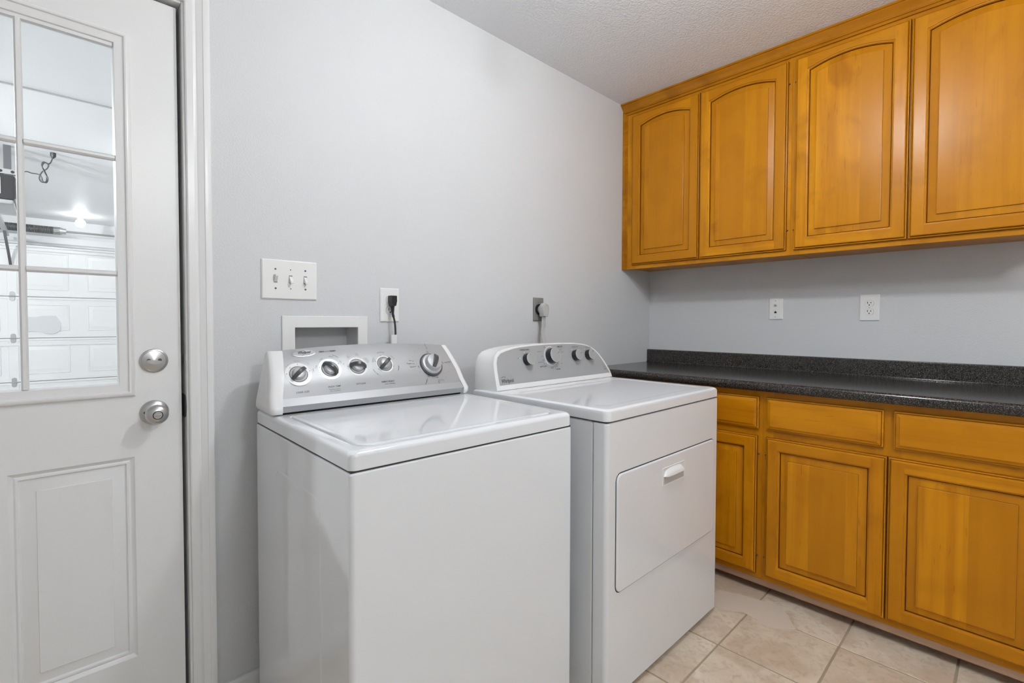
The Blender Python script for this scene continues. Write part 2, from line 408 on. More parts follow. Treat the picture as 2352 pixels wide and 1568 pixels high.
# ------------------------------------------------------------------ entry door
DY = 0.02
LX0, LX1, LZ0, LZ1 = -3.287, -2.4815, 0.008, 2.0117
WX0, WX1, WZ0, WZ1 = -3.184, -2.585, 0.939, 1.898          # lite frame outer
PR = (-2.829, -2.5895, 0.228, 0.775); PL = (-3.180, -2.940, 0.228, 0.775)
fd = back(DY)
door = bmesh.new()
xs = [LX0, WX0, PL[0], PL[1], PR[0], PR[1], WX1, LX1]; zs = [LZ0, PR[2], PR[3], WZ0, WZ1, LZ1]
holes = [(WX0, WX1, WZ0, WZ1), PL[:2] + PL[2:], PR[:2] + PR[2:]]
for h, hl in ((0.0, holes), (-0.044, holes[:1])):
    for i in range(len(xs) - 1):
        for j in range(len(zs) - 1):
            cx, cz = (xs[i] + xs[i + 1]) / 2, (zs[j] + zs[j + 1]) / 2
            if any(a < cx < b and c < cz < d for a, b, c, d in hl): continue
            door.faces.new([door.verts.new(fd(x, z, h)) for x, z in ((xs[i], zs[j]), (xs[i + 1], zs[j]), (xs[i + 1], zs[j + 1]), (xs[i], zs[j + 1]))])
q = [(LX0, LZ0), (LX1, LZ0), (LX1, LZ1), (LX0, LZ1)]
for i in range(4):
    a, b = q[i], q[(i + 1) % 4]; door.faces.new([door.verts.new(p) for p in (fd(*a, 0), fd(*b, 0), fd(*b, -0.044), fd(*a, -0.044))])
bmesh.ops.remove_doubles(door, verts=door.verts, dist=1e-5)
dr = tag(obj('door_1', door, DOORP), 'white entry door with nine glass lites over two raised panels', 'door', kind='structure')
for P in (PR, PL):
    bm = bmesh.new(); ringpanel(bm, fd, *P, [(0, 0), (0.004, -0.005), (0.009, -0.0075), (0.013, -0.0045), (0.017, -0.005), (0.020, -0.0105), (0.048, -0.0008), (0.049, 0.0008)])
    obj('raised_panel', bm, DOORP, dr)
bm = bmesh.new()
lp = [(0, 0), (0.001, 0.004), (0.005, 0.0095), (0.010, 0.0115), (0.0135, 0.0105), (0.0155, 0.0065), (0.020, 0.0055), (0.030, 0.0045), (0.0335, 0.0035), (0.036, -0.004), (0.0368, -0.018)]
ls = []
for d, h in lp: ls.append([fd(WX0 + d, WZ0 + d, h), fd(WX1 - d, WZ0 + d, h), fd(WX1 - d, WZ1 - d, h), fd(WX0 + d, WZ1 - d, h)])
loops(bm, ls, False, False); obj('lite_frame', bm, DOORP, dr)
gx0, gx1, gz0, gz1 = WX0 + 0.036, WX1 - 0.036, WZ0 + 0.036, WZ1 - 0.043
pxs = [gx0, -2.982, -2.967, -2.8025, -2.7875, gx1]
pzs = [gz0, 1.2585, 1.2732, 1.5605, 1.5755, gz1]
obj('lite_frame', boxbm((gx0, DY + 0.001, gz1), (gx1, DY + 0.018, gz1 + 0.008)), DOORP, dr)
mp = [(0, -0.010), (0.0012, -0.001), (0.0035, 0.0015), (0.0045, 0.0028), (0.0100, 0.0028), (0.011, 0.0015), (0.0133, -0.001), (0.0147, -0.010)]
for x in (pxs[1], pxs[3]):
    bm = bmesh.new(); loops(bm, [[fd(x + a, z, h) for a, h in mp] for z in (gz0, gz1)]); obj('muntin', bm, DOORP, dr)
for z in (pzs[1], pzs[3]):
    for i in (0, 2, 4):
        bm = bmesh.new(); loops(bm, [[fd(x, z + a, h) for a, h in mp] for x in (pxs[i] - 0.001, pxs[i + 1] + 0.001)]); obj('muntin', bm, DOORP, dr)
for i in (0, 2, 4):
    for j in (0, 2, 4):
        obj('pane', boxbm((pxs[i] - 0.002, DY + 0.011, pzs[j] - 0.002), (pxs[i + 1] + 0.002, DY + 0.014, pzs[j + 1] + 0.002)), GLASS, dr)
# deadbolt
fr = frame_of(fd, -2.5442, 1.0322)
bm = bmesh.new(); lathe(bm, [(0.0325, 0), (0.0325, 0.003), (0.031, 0.0045), (0.0285, 0.005), (0.0275, 0.004), (0.0265, 0.0045), (0.004, 0.0085), (0.0, 0.0085)], fr, 40, cap=False)
db = tag(obj('deadbolt', bm, NICK, dr), 'round brushed nickel deadbolt rose')
bm = bmesh.new(); fk = lambda a, b, h: fd(-2.5442 + a, 1.0322 + b, h)
prism(bm, [(-0.019, -0.001), (-0.014, 0.003), (0.0, 0.002), (0.014, -0.0005), (0.0175, -0.004), (0.012, -0.008), (0, -0.0095), (-0.01, -0.0065)], fk, 0.006, 0.017); obj('thumb_turn', bm, NICK, db)
for s in (-0.012, 0.013):
    bm = bmesh.new(); lathe(bm, [(0.0042, 0.003), (0.0042, 0.0088), (0.002, 0.0088)], frame_of(fd, -2.5442 + s, 1.034), 12); obj('screw', bm, DRKM, db)
# knob
fr = frame_of(fd, -2.5450, 0.8903)
bm = bmesh.new(); lathe(bm, [(0.0335, 0), (0.0335, 0.002), (0.031, 0.006), (0.022, 0.011), (0.014, 0.0125), (0.0115, 0.014), (0.0115, 0.026), (0.016, 0.031), (0.0225, 0.037), (0.0257, 0.044), (0.0262, 0.050), (0.0245, 0.056), (0.0205, 0.060), (0.014, 0.0625), (0.0115, 0.063), (0.0105, 0.0615), (0, 0.0615)], fr, 44, cap=False)
kb = tag(obj('door_knob', bm, NICK, dr), 'round brushed nickel knob with turn button')
bm = bmesh.new(); lathe(bm, [(0.0098, 0.058), (0.0098, 0.0635), (0.009, 0.0645), (0, 0.0645)], fr, 24, cap=False)
b_ = frame_of(fd, -2.5450, 0.8903); obj('turn_button', bm, NICK, kb)
obj('button_slot', boxbm((-2.5525, DY - 0.0662, 0.8892), (-2.5375, DY - 0.0640, 0.8912), 0.0004), NICK, kb)
bm = bmesh.new(); lathe(bm, [(0.0105, 0.0608), (0.0105, 0.0625), (0.0098, 0.0625), (0.0098, 0.0608)], fr, 24, cap=False); obj('button_groove', bm, SHAD, kb)
bm = bmesh.new(); lathe(bm, [(0.0035, 0.006), (0.0035, 0.0108), (0.0015, 0.0108)], frame_of(fd, -2.5665, 0.8925), 12); obj('screw', bm, DRKM, kb)
# ------------------------------------------------------------------ garage seen through the lites
tag(obj('floor_garage', boxbm((-5.3, T, -0.22), (-0.6, 7.0, -0.10)), GARC), 'grey concrete floor of the garage beyond the entry door', 'floor', kind='structure')
tag(obj('ceiling_garage', boxbm((-5.3, T, H), (-0.6, 7.0, H + 0.1)), GARW), 'white ceiling of the garage beyond the entry door', 'ceiling', kind='structure')
tag(obj('wall_garage_left', boxbm((-5.42, T, -0.22), (-5.3, 7.0, H)), GARW), 'white left wall of the garage', 'wall', kind='structure')
tag(obj('wall_garage_right', boxbm((-0.6, T, -0.22), (-0.48, 7.0, H)), GARW), 'white right wall of the garage', 'wall', kind='structure')
bm = bmesh.new(); box(bm, (-5.3, 6.72, 2.07), (-0.6, 6.9, H)); box(bm, (-5.3, 6.72, -0.22), (-5.0, 6.9, 2.07)); box(bm, (-0.9, 6.72, -0.22), (-0.6, 6.9, 2.07))
tag(obj('wall_garage_back', bm, GARW), 'white garage wall around the overhead door', 'wall', kind='structure')
obj_h = tag(obj('trim_3', boxbm((-5.1, 6.700, 2.10), (-0.8, 6.72, 2.19), 0.004), GARW), 'white header board above the garage door', 'trim', kind='structure')
gd = thing('door_2', 'white sectional garage door with raised panels seen through the lites', 'garage door', (-2.9, 6.6, -0.1), kind='structure')
zj = [-0.10, 0.413, 0.935, 1.432, 2.055]
fg = back(6.60)
pw, sw_ = 0.434, 0.165
for k in range(4):
    z0, z1 = zj[k], zj[k + 1]
    bm = bmesh.new(); box(bm, (-5.04, 6.604, z0 + 0.004), (-0.86, 6.645, z1 - 0.004), 0.003)
    box(bm, (-5.04, 6.592, z0 + 0.004), (-0.86, 6.606, z0 + 0.030), 0.003); box(bm, (-5.04, 6.592, z1 - 0.030), (-0.86, 6.606, z1 - 0.004), 0.003)
    sec = obj('section', bm, GARD, gd)
    x = -2.99 - 3 * 0.599
    while x + pw < -0.9:
        bm = bmesh.new(); ringpanel(bm, fg, x, x + pw, z0 + 0.085, z1 - 0.085, [(0, -0.004), (0.004, 0.004), (0.012, 0.006), (0.018, -0.001), (0.055, 0.008), (0.057, 0.010)])
        obj('raised_panel', bm, GARD, sec); x += 0.599
    for xc in (-3.052 - 1.198, -3.052, -3.052 + 1.198):
        obj('hinge_stile', boxbm((xc - 0.042, 6.594, z0 + 0.01), (xc + 0.042, 6.606, z1 - 0.01), 0.003), GARD, sec)
        if k < 3:
            bm = bmesh.new()
            lp_ = rrect(-0.022, 0.022, -0.055, 0.055, 0.02, 4)
            loops(bm, [[(xc + a, 6.590, z1 + b) for a, b in lp_], [(xc + a * 0.9, 6.584, z1 + b * 0.95) for a, b in lp_]]); tube(bm, [(xc - 0.03, 6.582, z1), (xc + 0.03, 6.582, z1)], 0.007)
            obj('hinge', bm, GRYM, sec)
st = obj('strut', boxbm((-5.04, 6.585, 0.845), (-0.86, 6.6, 0.875), 0.003), GARD, gd)
obj('strut', boxbm((-5.04, 6.585, 1.985), (-0.86, 6.6, 2.02), 0.003), GARD, gd)
bm = bmesh.new()
pt = [(-2.985, 1.205), (-2.93, 1.19), (-2.86, 1.19), (-2.78, 1.205), (-2.68, 1.205), (-2.66, 1.17), (-2.63, 1.11), (-2.65, 1.02), (-2.70, 0.985), (-2.77, 0.985), (-2.83, 1.02), (-2.985, 1.01)]
loops(bm, [[(a, 6.5905, b) for a, b in pt], [(a, 6.5885, b) for a, b in pt]]); tag(obj('grey_blotch', bm, PATG, gd), 'grey blotch on one panel')  # thin greyer shape laid over one section
# torsion spring
ts = thing('torsion_spring', 'dark torsion spring on a thin shaft above the garage door', 'spring', (-2.6, 6.48, 2.235))
bm = bmesh.new(); tube(bm, [(-4.95, 6.48, 2.235), (-0.9, 6.48, 2.235)], 0.013, 10); obj('shaft', bm, DRYO, ts)
bm = bmesh.new(); hp = []
for i in range(12 * 105): a = 2 * PI * i / 12; hp.append((-3.95 + 1.32 * i / 1260, 6.48 + 0.041 * math.cos(a), 2.235 + 0.041 * math.sin(a)))
tube(bm, hp, 0.0066, 5); obj('coil', bm, DRKM, ts)
bm = bmesh.new(); tube(bm, [(-2.69, 6.48, 2.235), (-2.63, 6.48, 2.235), (-2.60, 6.48, 2.235), (-2.575, 6.48, 2.235)], [0.046, 0.046, 0.034, 0.034], 14); obj('winding_cone', bm, GRYM, ts)
for x in (-4.0, -1.1): obj('bracket', boxbm((x, 6.47, 2.19), (x + 0.03, 6.70, 2.28)), GRYM, ts)
# opener
op = thing('garage_door_opener', 'black ceiling hung garage door opener with perforated straps', 'opener', (-3.05, 3.4, 2.0))
obj('housing', boxbm((-3.24, 3.36, 2.005), (-2.905, 3.86, 2.18), 0.018, 2), BLACK, op)
obj('light_lens', boxbm((-3.23, 3.37, 1.972), (-2.915, 3.85, 2.006), 0.012, 2), GRYM, op)
obj('label', boxbm((-3.005, 3.357, 2.04), (-2.98, 3.361, 2.155)), PLATE, op)
for x in (-3.19, -2.945):
    bm = bmesh.new(); box(bm, (x - 0.02, 3.40, 2.175), (x + 0.02, 3.404, H)); box(bm, (x - 0.02, 3.404, 2.175), (x - 0.016, 3.43, H))
    obj('hanger_strap', bm, DRKM, op)
bm = bmesh.new(); box(bm, (-3.26, 3.395, 2.19), (-2.885, 3.43, 2.225))
ang = obj('angle_iron', bm, GRYM, op)
bm = bmesh.new()
for i in range(6):
    lathe(bm, [(0.010, 0), (0.010, 0.001)], frame_of(back(3.395), -3.22 + 0.06 * i, 2.208), 10)
tag(obj('strap_hole', bm, HOLE, ang), kind='stuff')
obj('rail', boxbm((-3.10, 3.86, 2.12), (-3.06, 6.46, 2.15)), GRYM, op)
bm = bmesh.new(); tube(bm, smooth([(-3.08, 6.0, 2.13), (-3.08, 6.25, 2.06), (-3.07, 6.45, 1.93), (-3.06, 6.56, 1.80)], 4), 0.014, 6); obj('door_arm', bm, DRKM, op)
# cord
bm = bmesh.new()
pts = [(-2.705, 3.40, 2.385), (-2.712, 3.40, 2.345), (-2.728, 3.40, 2.310), (-2.757, 3.40, 2.318), (-2.768, 3.40, 2.290), (-2.755, 3.40, 2.255), (-2.742, 3.40, 2.215), (-2.746, 3.40, 2.175), (-2.770, 3.40, 2.168), (-2.783, 3.40, 2.195), (-2.768, 3.395, 2.240), (-2.740, 3.39, 2.270), (-2.732, 3.39, 2.300), (-2.752, 3.39, 2.312), (-2.766, 3.39, 2.280),
       (-2.752, 3.39, 2.235), (-2.737, 3.39, 2.200), (-2.745, 3.385, 2.165), (-2.764, 3.385, 2.172), (-2.772, 3.385, 2.205), (-2.79, 3.40, 2.222), (-2.82, 3.40, 2.222), (-2.86, 3.40, 2.224), (-2.91, 3.44, 2.16)]
tube(bm, smooth(pts, 5), 0.0042, 6); pc = tag(obj('power_cord', bm, RED, op), 'dark looped power cord up to the ceiling')
bm = bmesh.new(); tube(bm, [(-2.705, 3.40, H), (-2.705, 3.40, 2.372), (-2.709, 3.40, 2.356)], [0.017, 0.017, 0.007], 8); obj('plug', bm, BLACK, pc)
# attic hatch
ah = thing('attic_hatch', 'pale attic hatch panel with edge trim in the garage ceiling', 'hatch', (-2.7, 1.3, H))
obj('hatch_panel', boxbm((-3.9, 0.55, H - 0.012), (-1.7, 2.058, H), 0.001), GARW, ah)
obj('edge_gap', boxbm((-3.9, 2.058, H - 0.004), (-1.7, 2.066, H)), SHAD, ah)
obj('edge_trim', boxbm((-3.9, 2.066, H - 0.020), (-1.7, 2.082, H), 0.002), GARD, ah)
# garage lamps
for (x, y, r) in ((-2.455, 6.12, 0.05), (-4.1, 2.7, 0.07)):  # larger bulb is out of view, added to brighten the garage
    lab = {6.12: 'bright bare bulb lamp on the garage ceiling near the overhead door', 2.7: 'added bare bulb fill lamp on the garage ceiling, out of view'}[y]
    lm = thing('ceiling_lamp', lab, 'lamp', (x, y, H))
    fz = (Vector((x, y, H)), Vector((1, 0, 0)), Vector((0, -1, 0)), Vector((0, 0, -1)))
    bm = bmesh.new(); lathe(bm, [(0.06, 0), (0.06, 0.012), (0.03, 0.03), (0.022, 0.045)], fz, 20); obj('lamp_holder', bm, PLATE, lm)
    bm = bmesh.new(); bmesh.ops.create_icosphere(bm, subdivisions=2, radius=r, matrix=Matrix.Translation((x, y, H - 0.045 - r))); obj('bulb', bm, GFILLM if y < 6 else GBULBW, lm)

# ------------------------------------------------------------------ laundry room lamp
lm = thing('ceiling_lamp', 'bare bulb lamp on the laundry room ceiling in front of the cabinets', 'lamp', (LX, LY, H))
fz = (Vector((LX, LY, H)), Vector((1, 0, 0)), Vector((0, -1, 0)), Vector((0, 0, -1)))
bm = bmesh.new(); lathe(bm, [(0.06, 0), (0.06, 0.010), (0.03, 0.025), (0.022, 0.045), (0.022, 0.09)], fz, 24); obj('lamp_holder', bm, PLATE, lm)
bm = bmesh.new(); bmesh.ops.create_icosphere(bm, subdivisions=2, radius=0.05, matrix=Matrix.Translation((LX, LY, LZ))); obj('bulb', bm, BULBM, lm)

GX_, GY_ = -2.12, -2.95  # unseen lamp added to brighten the surfaces that face the camera
lm = thing('ceiling_lamp', 'added round white fill globe on the laundry room ceiling behind the camera', 'lamp', (GX_, GY_, H))
fz = (Vector((GX_, GY_, H)), Vector((1, 0, 0)), Vector((0, -1, 0)), Vector((0, 0, -1)))
bm = bmesh.new(); lathe(bm, [(0.07, 0), (0.07, 0.012), (0.05, 0.022), (0.05, 0.04)], fz, 24); obj('lamp_holder', bm, PLATE, lm)
bm = bmesh.new(); bmesh.ops.create_icosphere(bm, subdivisions=3, radius=0.12, matrix=Matrix.Translation((GX_, GY_, 2.24))); obj('globe', bm, FILL_GLOBEM, lm)

# ------------------------------------------------------------------ cabinets
def prof_piece(bm, f, prof, ends, zfun, x0, x1, n=1):
    """rail/stile: profile points (w, h) measured from the outer edge; ends(w)= mitre offset; zfun(w,a)->(a,b)"""
    rows = []
    for i in range(n + 1):
        t = i / n; row = []
        for k, (w_, h, e) in enumerate(prof):
            a = (x0 + e) * (1 - t) + (x1 - e) * t
            row.append(f(*zfun(w_, a, k), h))
        rows.append(row)
    loops(bm, rows, False, False)

def cab_door(parent, f, a0, a1, b0, b1, arch, wv, wh, wp, fw_=0.055):
    """five-piece raised panel door: stiles, rails and panel; the door object is its panel"""
    rise = 0.026 if arch else 0.0
    h = 0.0195
    out = [(0.0, 0.0), (0.0, 0.0080), (0.0015, 0.0108), (0.0050, 0.0120), (0.0062, 0.0105), (0.0072, 0.0155), (0.0098, 0.0188), (0.0125, h)]
    inn = [(fw_ - 0.008, h), (fw_ - 0.0074, 0.0166), (fw_ - 0.0035, 0.0155), (fw_ - 0.0008, 0.0120), (fw_, 0.0085), (fw_, 0.0)]
    toph = 0.070 if arch else fw_
    # panel
    bm = bmesh.new()
    ringpanel(bm, f, a0 + fw_ - 0.001, a1 - fw_ + 0.001, b0 + fw_ - 0.001, b1 - toph + 0.001, [(0, 0.002), (0.0022, 0.002), (0.0030, 0.0070), (0.0285, 0.0132), (0.0289, 0.0170), (0.031, 0.0180)], rise, 18 if arch else 1)
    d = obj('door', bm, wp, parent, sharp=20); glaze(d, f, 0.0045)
    for s in (0, 1):
        bm = bmesh.new()
        A = (lambda w_: a0 + w_) if s == 0 else (lambda w_: a1 - w_)
        lo, hi = [], []
        for w_, hh in out: lo.append(f(A(w_), b0 + w_, hh)); hi.append(f(A(w_), b1 - w_, hh))
        for k, (w_, hh) in enumerate(inn):
            e0 = 0.0125 if k == 0 else w_; e1 = 0.0125 if k == 0 else w_ + (toph - fw_)
            lo.append(f(A(w_), b0 + e0, hh)); hi.append(f(A(w_), b1 - e1, hh))
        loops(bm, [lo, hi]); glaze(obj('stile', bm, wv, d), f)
    # bottom rail
    P = [(w_, hh, w_) for w_, hh in out] + [(0.0125, h, fw_ - 0.008)] + [(w_, hh, w_) for w_, hh in inn]
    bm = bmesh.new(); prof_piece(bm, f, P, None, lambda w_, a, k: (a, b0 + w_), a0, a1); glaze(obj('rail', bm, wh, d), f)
    # top rail with its arch
    no = len(out)
    def zf(w_, a, k):
        if k <= no: return (a, b1 - w_)
        s = 2 * (a - (a0 + a1) / 2) / (a1 - a0 - 2 * fw_); s = max(-1, min(1, s))
        return (a, b1 - toph + rise * (1 - s * s) + (fw_ - w_))
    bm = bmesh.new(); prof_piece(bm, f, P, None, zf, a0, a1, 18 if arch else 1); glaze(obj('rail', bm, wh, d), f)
    return d

def drawer_front(parent, f, a0, a1, b0, b1, m):
    bm = bmesh.new()
    ringpanel(bm, f, a0, a1, b0, b1, [(0, 0), (0, 0.0085), (0.0015, 0.0106), (0.0050, 0.0120), (0.0062, 0.0105), (0.0072, 0.0150), (0.0175, 0.0180), (0.0180, 0.0202), (0.0195, 0.0207)])
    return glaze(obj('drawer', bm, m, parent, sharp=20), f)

def member(parent, name, f, a0, a1, b0, b1, h0, h1, m, bev=0.001):
    bm = bmesh.new(); box(bm, (a0, b0, h0), (a1, b1, h1), bev); xform(bm, f); return obj(name, bm, m, parent)

def hinge(parent, f, a, b):
    bm = bmesh.new(); lathe(bm, [(0.0035, 0), (0.0035, 0.004), (0.002, 0.006)], frame_of(f, a, b), 8); return obj('hinge', bm, DRKM, parent)

fu = right(0.303)
UZ0, UZ1 = 1.447, 2.365
def wall_cab(name, label, a0, a1, stiles, doors):
    t = thing(name, label, 'cabinet', (0, -(a0 + a1) / 2, UZ0), 'wall cabinets under the ceiling')
    bm = bmesh.new(); box(bm, (a0 + 0.0005, UZ0 + 0.013, -0.303 + 0.001), (a1 - 0.0005, H - 0.004, -0.02)); xform(bm, fu); obj('carcass', bm, WV, t)
    member(t, 'end_panel', fu, a0, a0 + 0.012, UZ0 + 0.012, H - 0.004, -0.302, -0.0195, WV); member(t, 'end_panel', fu, a1 - 0.012, a1, UZ0 + 0.012, H - 0.004, -0.302, -0.0195, WV)
    for s0, s1 in stiles: member(t, 'face_stile', fu, s0, s1, UZ0, UZ1, -0.0195, 0, WV)
    member(t, 'face_rail', fu, a0 + 0.03, a1 - 0.02, UZ0, UZ0 + 0.04, -0.0195, -0.0003, WH); member(t, 'face_rail', fu, a0 + 0.03, a1 - 0.02, UZ1 - 0.05, UZ1, -0.0195, -0.0003, WH)
    for d0, d1, hs in doors:
        d = cab_door(t, fu, d0, d1, 1.469, 2.319, True, WV, WH, WP)
        for hb in (1.56, 2.22): hinge(d, fu, hs, hb)
    return t
ca = wall_cab('wall_cabinet', 'stained maple wall cabinet with two arched doors against the corner wall', 0.001, 0.8905, [(0.001, 0.085), (0.445, 0.483), (0.855, 0.8905)], [(0.0640, 0.4635, 0.0625), (0.4655, 0.8760, 0.8785)])
wall_cab('wall_cabinet', 'stained maple wall cabinet with two arched doors farther from the corner', 0.8905, 1.760, [(0.8905, 0.93), (1.29, 1.33), (1.70, 1.760)], [(0.9070, 1.3075, 0.9045), (1.3110, 1.715, 1.7175)])
# scribe moulding in the corner
bm = bmesh.new(); loops(bm, [[fu(a, b, h) for a, h in ((0.001, 0), (0.001, 0.012), (0.012, 0.012), (0.0165, 0.010), (0.019, 0.005), (0.027, 0.005), (0.029, 0.002), (0.030, 0))] for b in (UZ0, 2.346)])
tag(obj('scribe_moulding', bm, WDK, ca), 'thin vertical scribe strip at the wall')
# crown
cpz = [(0.0, 2.334), (0.008, 2.334), (0.0095, 2.336), (0.0095, 2.3415), (0.006, 2.3435), (0.006, 2.3460), (0.0115, 2.348), (0.0130, 2.351), (0.0115, 2.354), (0.0090, 2.3555), (0.0120, 2.363), (0.0195, 2.373), (0.0265, 2.380), (0.0298, 2.3845), (0.0298, 2.3872), (0.0354, 2.3888), (0.0354, 2.3965), (0.0, 2.3965)]
bm = bmesh.new(); loops(bm, [[fu(a, z, h) for h, z in cpz] for a in (0.001, 1.775)])
tag(obj('crown_moulding', bm, WDK, sharp=22), 'stained maple crown moulding between the wall cabinets and the ceiling', 'moulding')

fb = right(0.60)
BZ = 0.862; FZ = 0.062
def base_cab(name, label, a0, a1, stiles, rails, drawers, doors):
    t = thing(name, label, 'cabinet', (0, -(a0 + a1) / 2, 0), 'base cabinets under the counter')
    bm = bmesh.new(); box(bm, (a0 + 0.0005, FZ + 0.02, -0.599), (a1 - 0.0005, BZ, -0.02)); xform(bm, fb); obj('carcass', bm, WV, t)
    for s0, s1 in stiles: member(t, 'face_stile', fb, s0, s1, FZ, BZ, -0.0195, 0, WV)
    for (r0, r1) in rails:
        member(t, 'face_rail', fb, a0 + 0.02, a1 - 0.02, r0, r1, -0.0195, -0.0003, WH)
    for d0, d1 in drawers: drawer_front(t, fb, d0, d1, 0.697, 0.8308, WH)
    for d0, d1, hs in doors:
        d = cab_door(t, fb, d0, d1, 0.0845, 0.667, False, WV, WH, WP)
        for hb in (0.16, 0.59): hinge(d, fb, hs, hb)
    return t
RL = [(FZ, 0.105), (0.64, 0.72), (0.81, BZ)]
base_cab('base_cabinet', 'stained maple base cabinet half hidden behind the dryer', 0.001, 0.8885, [(0.001, 0.43), (0.84, 0.8885)], RL, [(0.44, 0.8745)], [(0.44, 0.8705, 0.8735)])
base_cab('base_cabinet', 'stained maple base cabinet with two drawers over two square doors', 0.8885, 1.760, [(0.8885, 0.93), (1.27, 1.345), (1.69, 1.760)], RL, [(0.9035, 1.2945), (1.3225, 1.713)], [(0.9045, 1.3065, 0.9015), (1.3095, 1.7130, 1.7155)])
tag(obj('toe_kick', boxbm((-0.535, -0.001, 0.0), (-0.518, -1.76, 0.0815), 0.001), RAW), 'unfinished wood toe kick board set back under the base cabinets', 'toe kick')
tag(obj('bottom_strip', boxbm((-0.5985, -0.001, 0.0365), (-0.578, -1.76, 0.0620), 0.0008), RAW), 'raw pale wood strip along the underside of the base cabinets', 'strip')

# countertop
ct = thing('countertop', 'black speckled laminate countertop with rolled edge and backsplash', 'countertop', (-0.3, -0.88, 0.895))
CZ = 0.8951
pz = [(-0.022, CZ), (-0.60, CZ), (-0.618, CZ + 0.0012), (-0.628, CZ + 0.0012), (-0.637, CZ - 0.001), (-0.6425, CZ - 0.006), (-0.645, CZ - 0.014), (-0.6445, CZ - 0.024), (-0.641, CZ - 0.031), (-0.635, CZ - 0.0372), (-0.605, CZ - 0.0375), (-0.603, CZ - 0.0325), (-0.022, CZ - 0.0325)]
bm = bmesh.new(); loops(bm, [[(x, y, z) for x, z in pz] for y in (-0.001, -1.775)]); obj('slab', bm, GRAN, ct)
pz = [(-0.0015, CZ - 0.03), (-0.036, CZ - 0.03), (-0.036, CZ + 0.0004), (-0.031, CZ + 0.002), (-0.0285, CZ + 0.007), (-0.0285, 0.9650), (-0.0265, 0.9705), (-0.022, 0.9726), (-0.0015, 0.9726)]
bm = bmesh.new(); loops(bm, [[(x, y, z) for x, z in pz] for y in (-0.001, -1.775)]); obj('backsplash', bm, GRAN, ct)
# ------------------------------------------------------------------ washing machine (local frame: x right, y = -depth, z up; origin back left)
wm = thing('washing_machine', 'white top loading washer with silver control console beside the door', 'washing machine', (-2.309, -0.052, 0), rz=math.radians(-1.43))
WW, WDp = 0.672, 0.661
def LW(name, bm, m, parent=None, **k): return obj(name, bm, m, parent or wm, local=True, **k)
bm = bmesh.new()
rl = lambda d, z, r=0.012: [(x, y, z) for x, y in rrect(d, WW - d, -WDp + d, -d, r, 4)]
loops(bm, [rl(0.0, 0.030), rl(0.0, 0.8325), rl(0.002, 0.8360), rl(0.006, 0.8375)])
LW('body', bm, WHITE)
LW('lid_gap', boxbm((0.004, -WDp + 0.005, 0.8370), (WW - 0.004, -0.004, 0.8415)), SHAD)
# embossed side panel
bm = bmesh.new(); fs = lambda a, b, h: Vector((-h, -a, b))
e0, e1 = rrect(0.19, 0.505, 0.06, 0.745, 0.035, 6), rrect(0.195, 0.50, 0.065, 0.740, 0.032, 6)
loops(bm, [[fs(a, b, -0.001) for a, b in e0], [fs(a, b, 0.0) for a, b in e0], [fs(a, b, 0.0016) for a, b in e1]], False, True); LW('side_emboss', bm, WHITE)
# deck: ring with an opening for the lid
lx0, lx1, ly0, ly1 = 0.036, 0.628, -0.632, -0.192
lidr = (0.010, 0.010, 0.034, 0.034)
bm = bmesh.new()
dl = lambda d, z, r=0.016: [(x, y, z) for x, y in rrect(d, WW - d, -WDp + d, -d, r, 6)]
hl = lambda d, z: [(x, y, z) for x, y in rrect(lx0 + d, lx1 - d, ly0 + d, ly1 - d, tuple(max(0.003, r - d) for r in lidr), 6)]
loops(bm, [dl(0.012, 0.8412), dl(0.002, 0.8412), dl(0.001, 0.8425), dl(0.001, 0.868), dl(0.0025, 0.874), dl(0.007, 0.8785), dl(0.013, 0.880), hl(-0.006, 0.8800), hl(-0.002, 0.8790), hl(0, 0.8765), hl(0.0, 0.8690), hl(0.03, 0.8690)], True, True)
LW('top_deck', bm, WHITE)
bm = bmesh.new()
loops(bm, [hl(0.003, 0.8692), hl(0.003, 0.8785), hl(0.0045, 0.8808), hl(0.009, 0.8815), hl(0.018, 0.8815), hl(0.024, 0.8806)])
ld = LW('lid', bm, WHITE)
bm = bmesh.new(); prism(bm, [(lx0 + 0.37, ly0 + 0.0032), (lx0 + 0.50, ly0 + 0.0032), (lx0 + 0.485, ly0 - 0.0045), (lx0 + 0.385, ly0 - 0.0045)], lambda a, b, h: Vector((a, b, h)), 0.8796, 0.8808); LW('finger_lip', bm, WHITE, ld)
# feet
for x in (0.05, WW - 0.05):
    for y in (-0.06, -WDp + 0.06):
        bm = bmesh.new(); lathe(bm, [(0.022, 0), (0.022, 0.012), (0.010, 0.014), (0.010, 0.034)], (Vector((x, y, 0)), Vector((1, 0, 0)), Vector((0, 1, 0)), Vector((0, 0, 1))), 14); LW('leg', bm, BLACK)
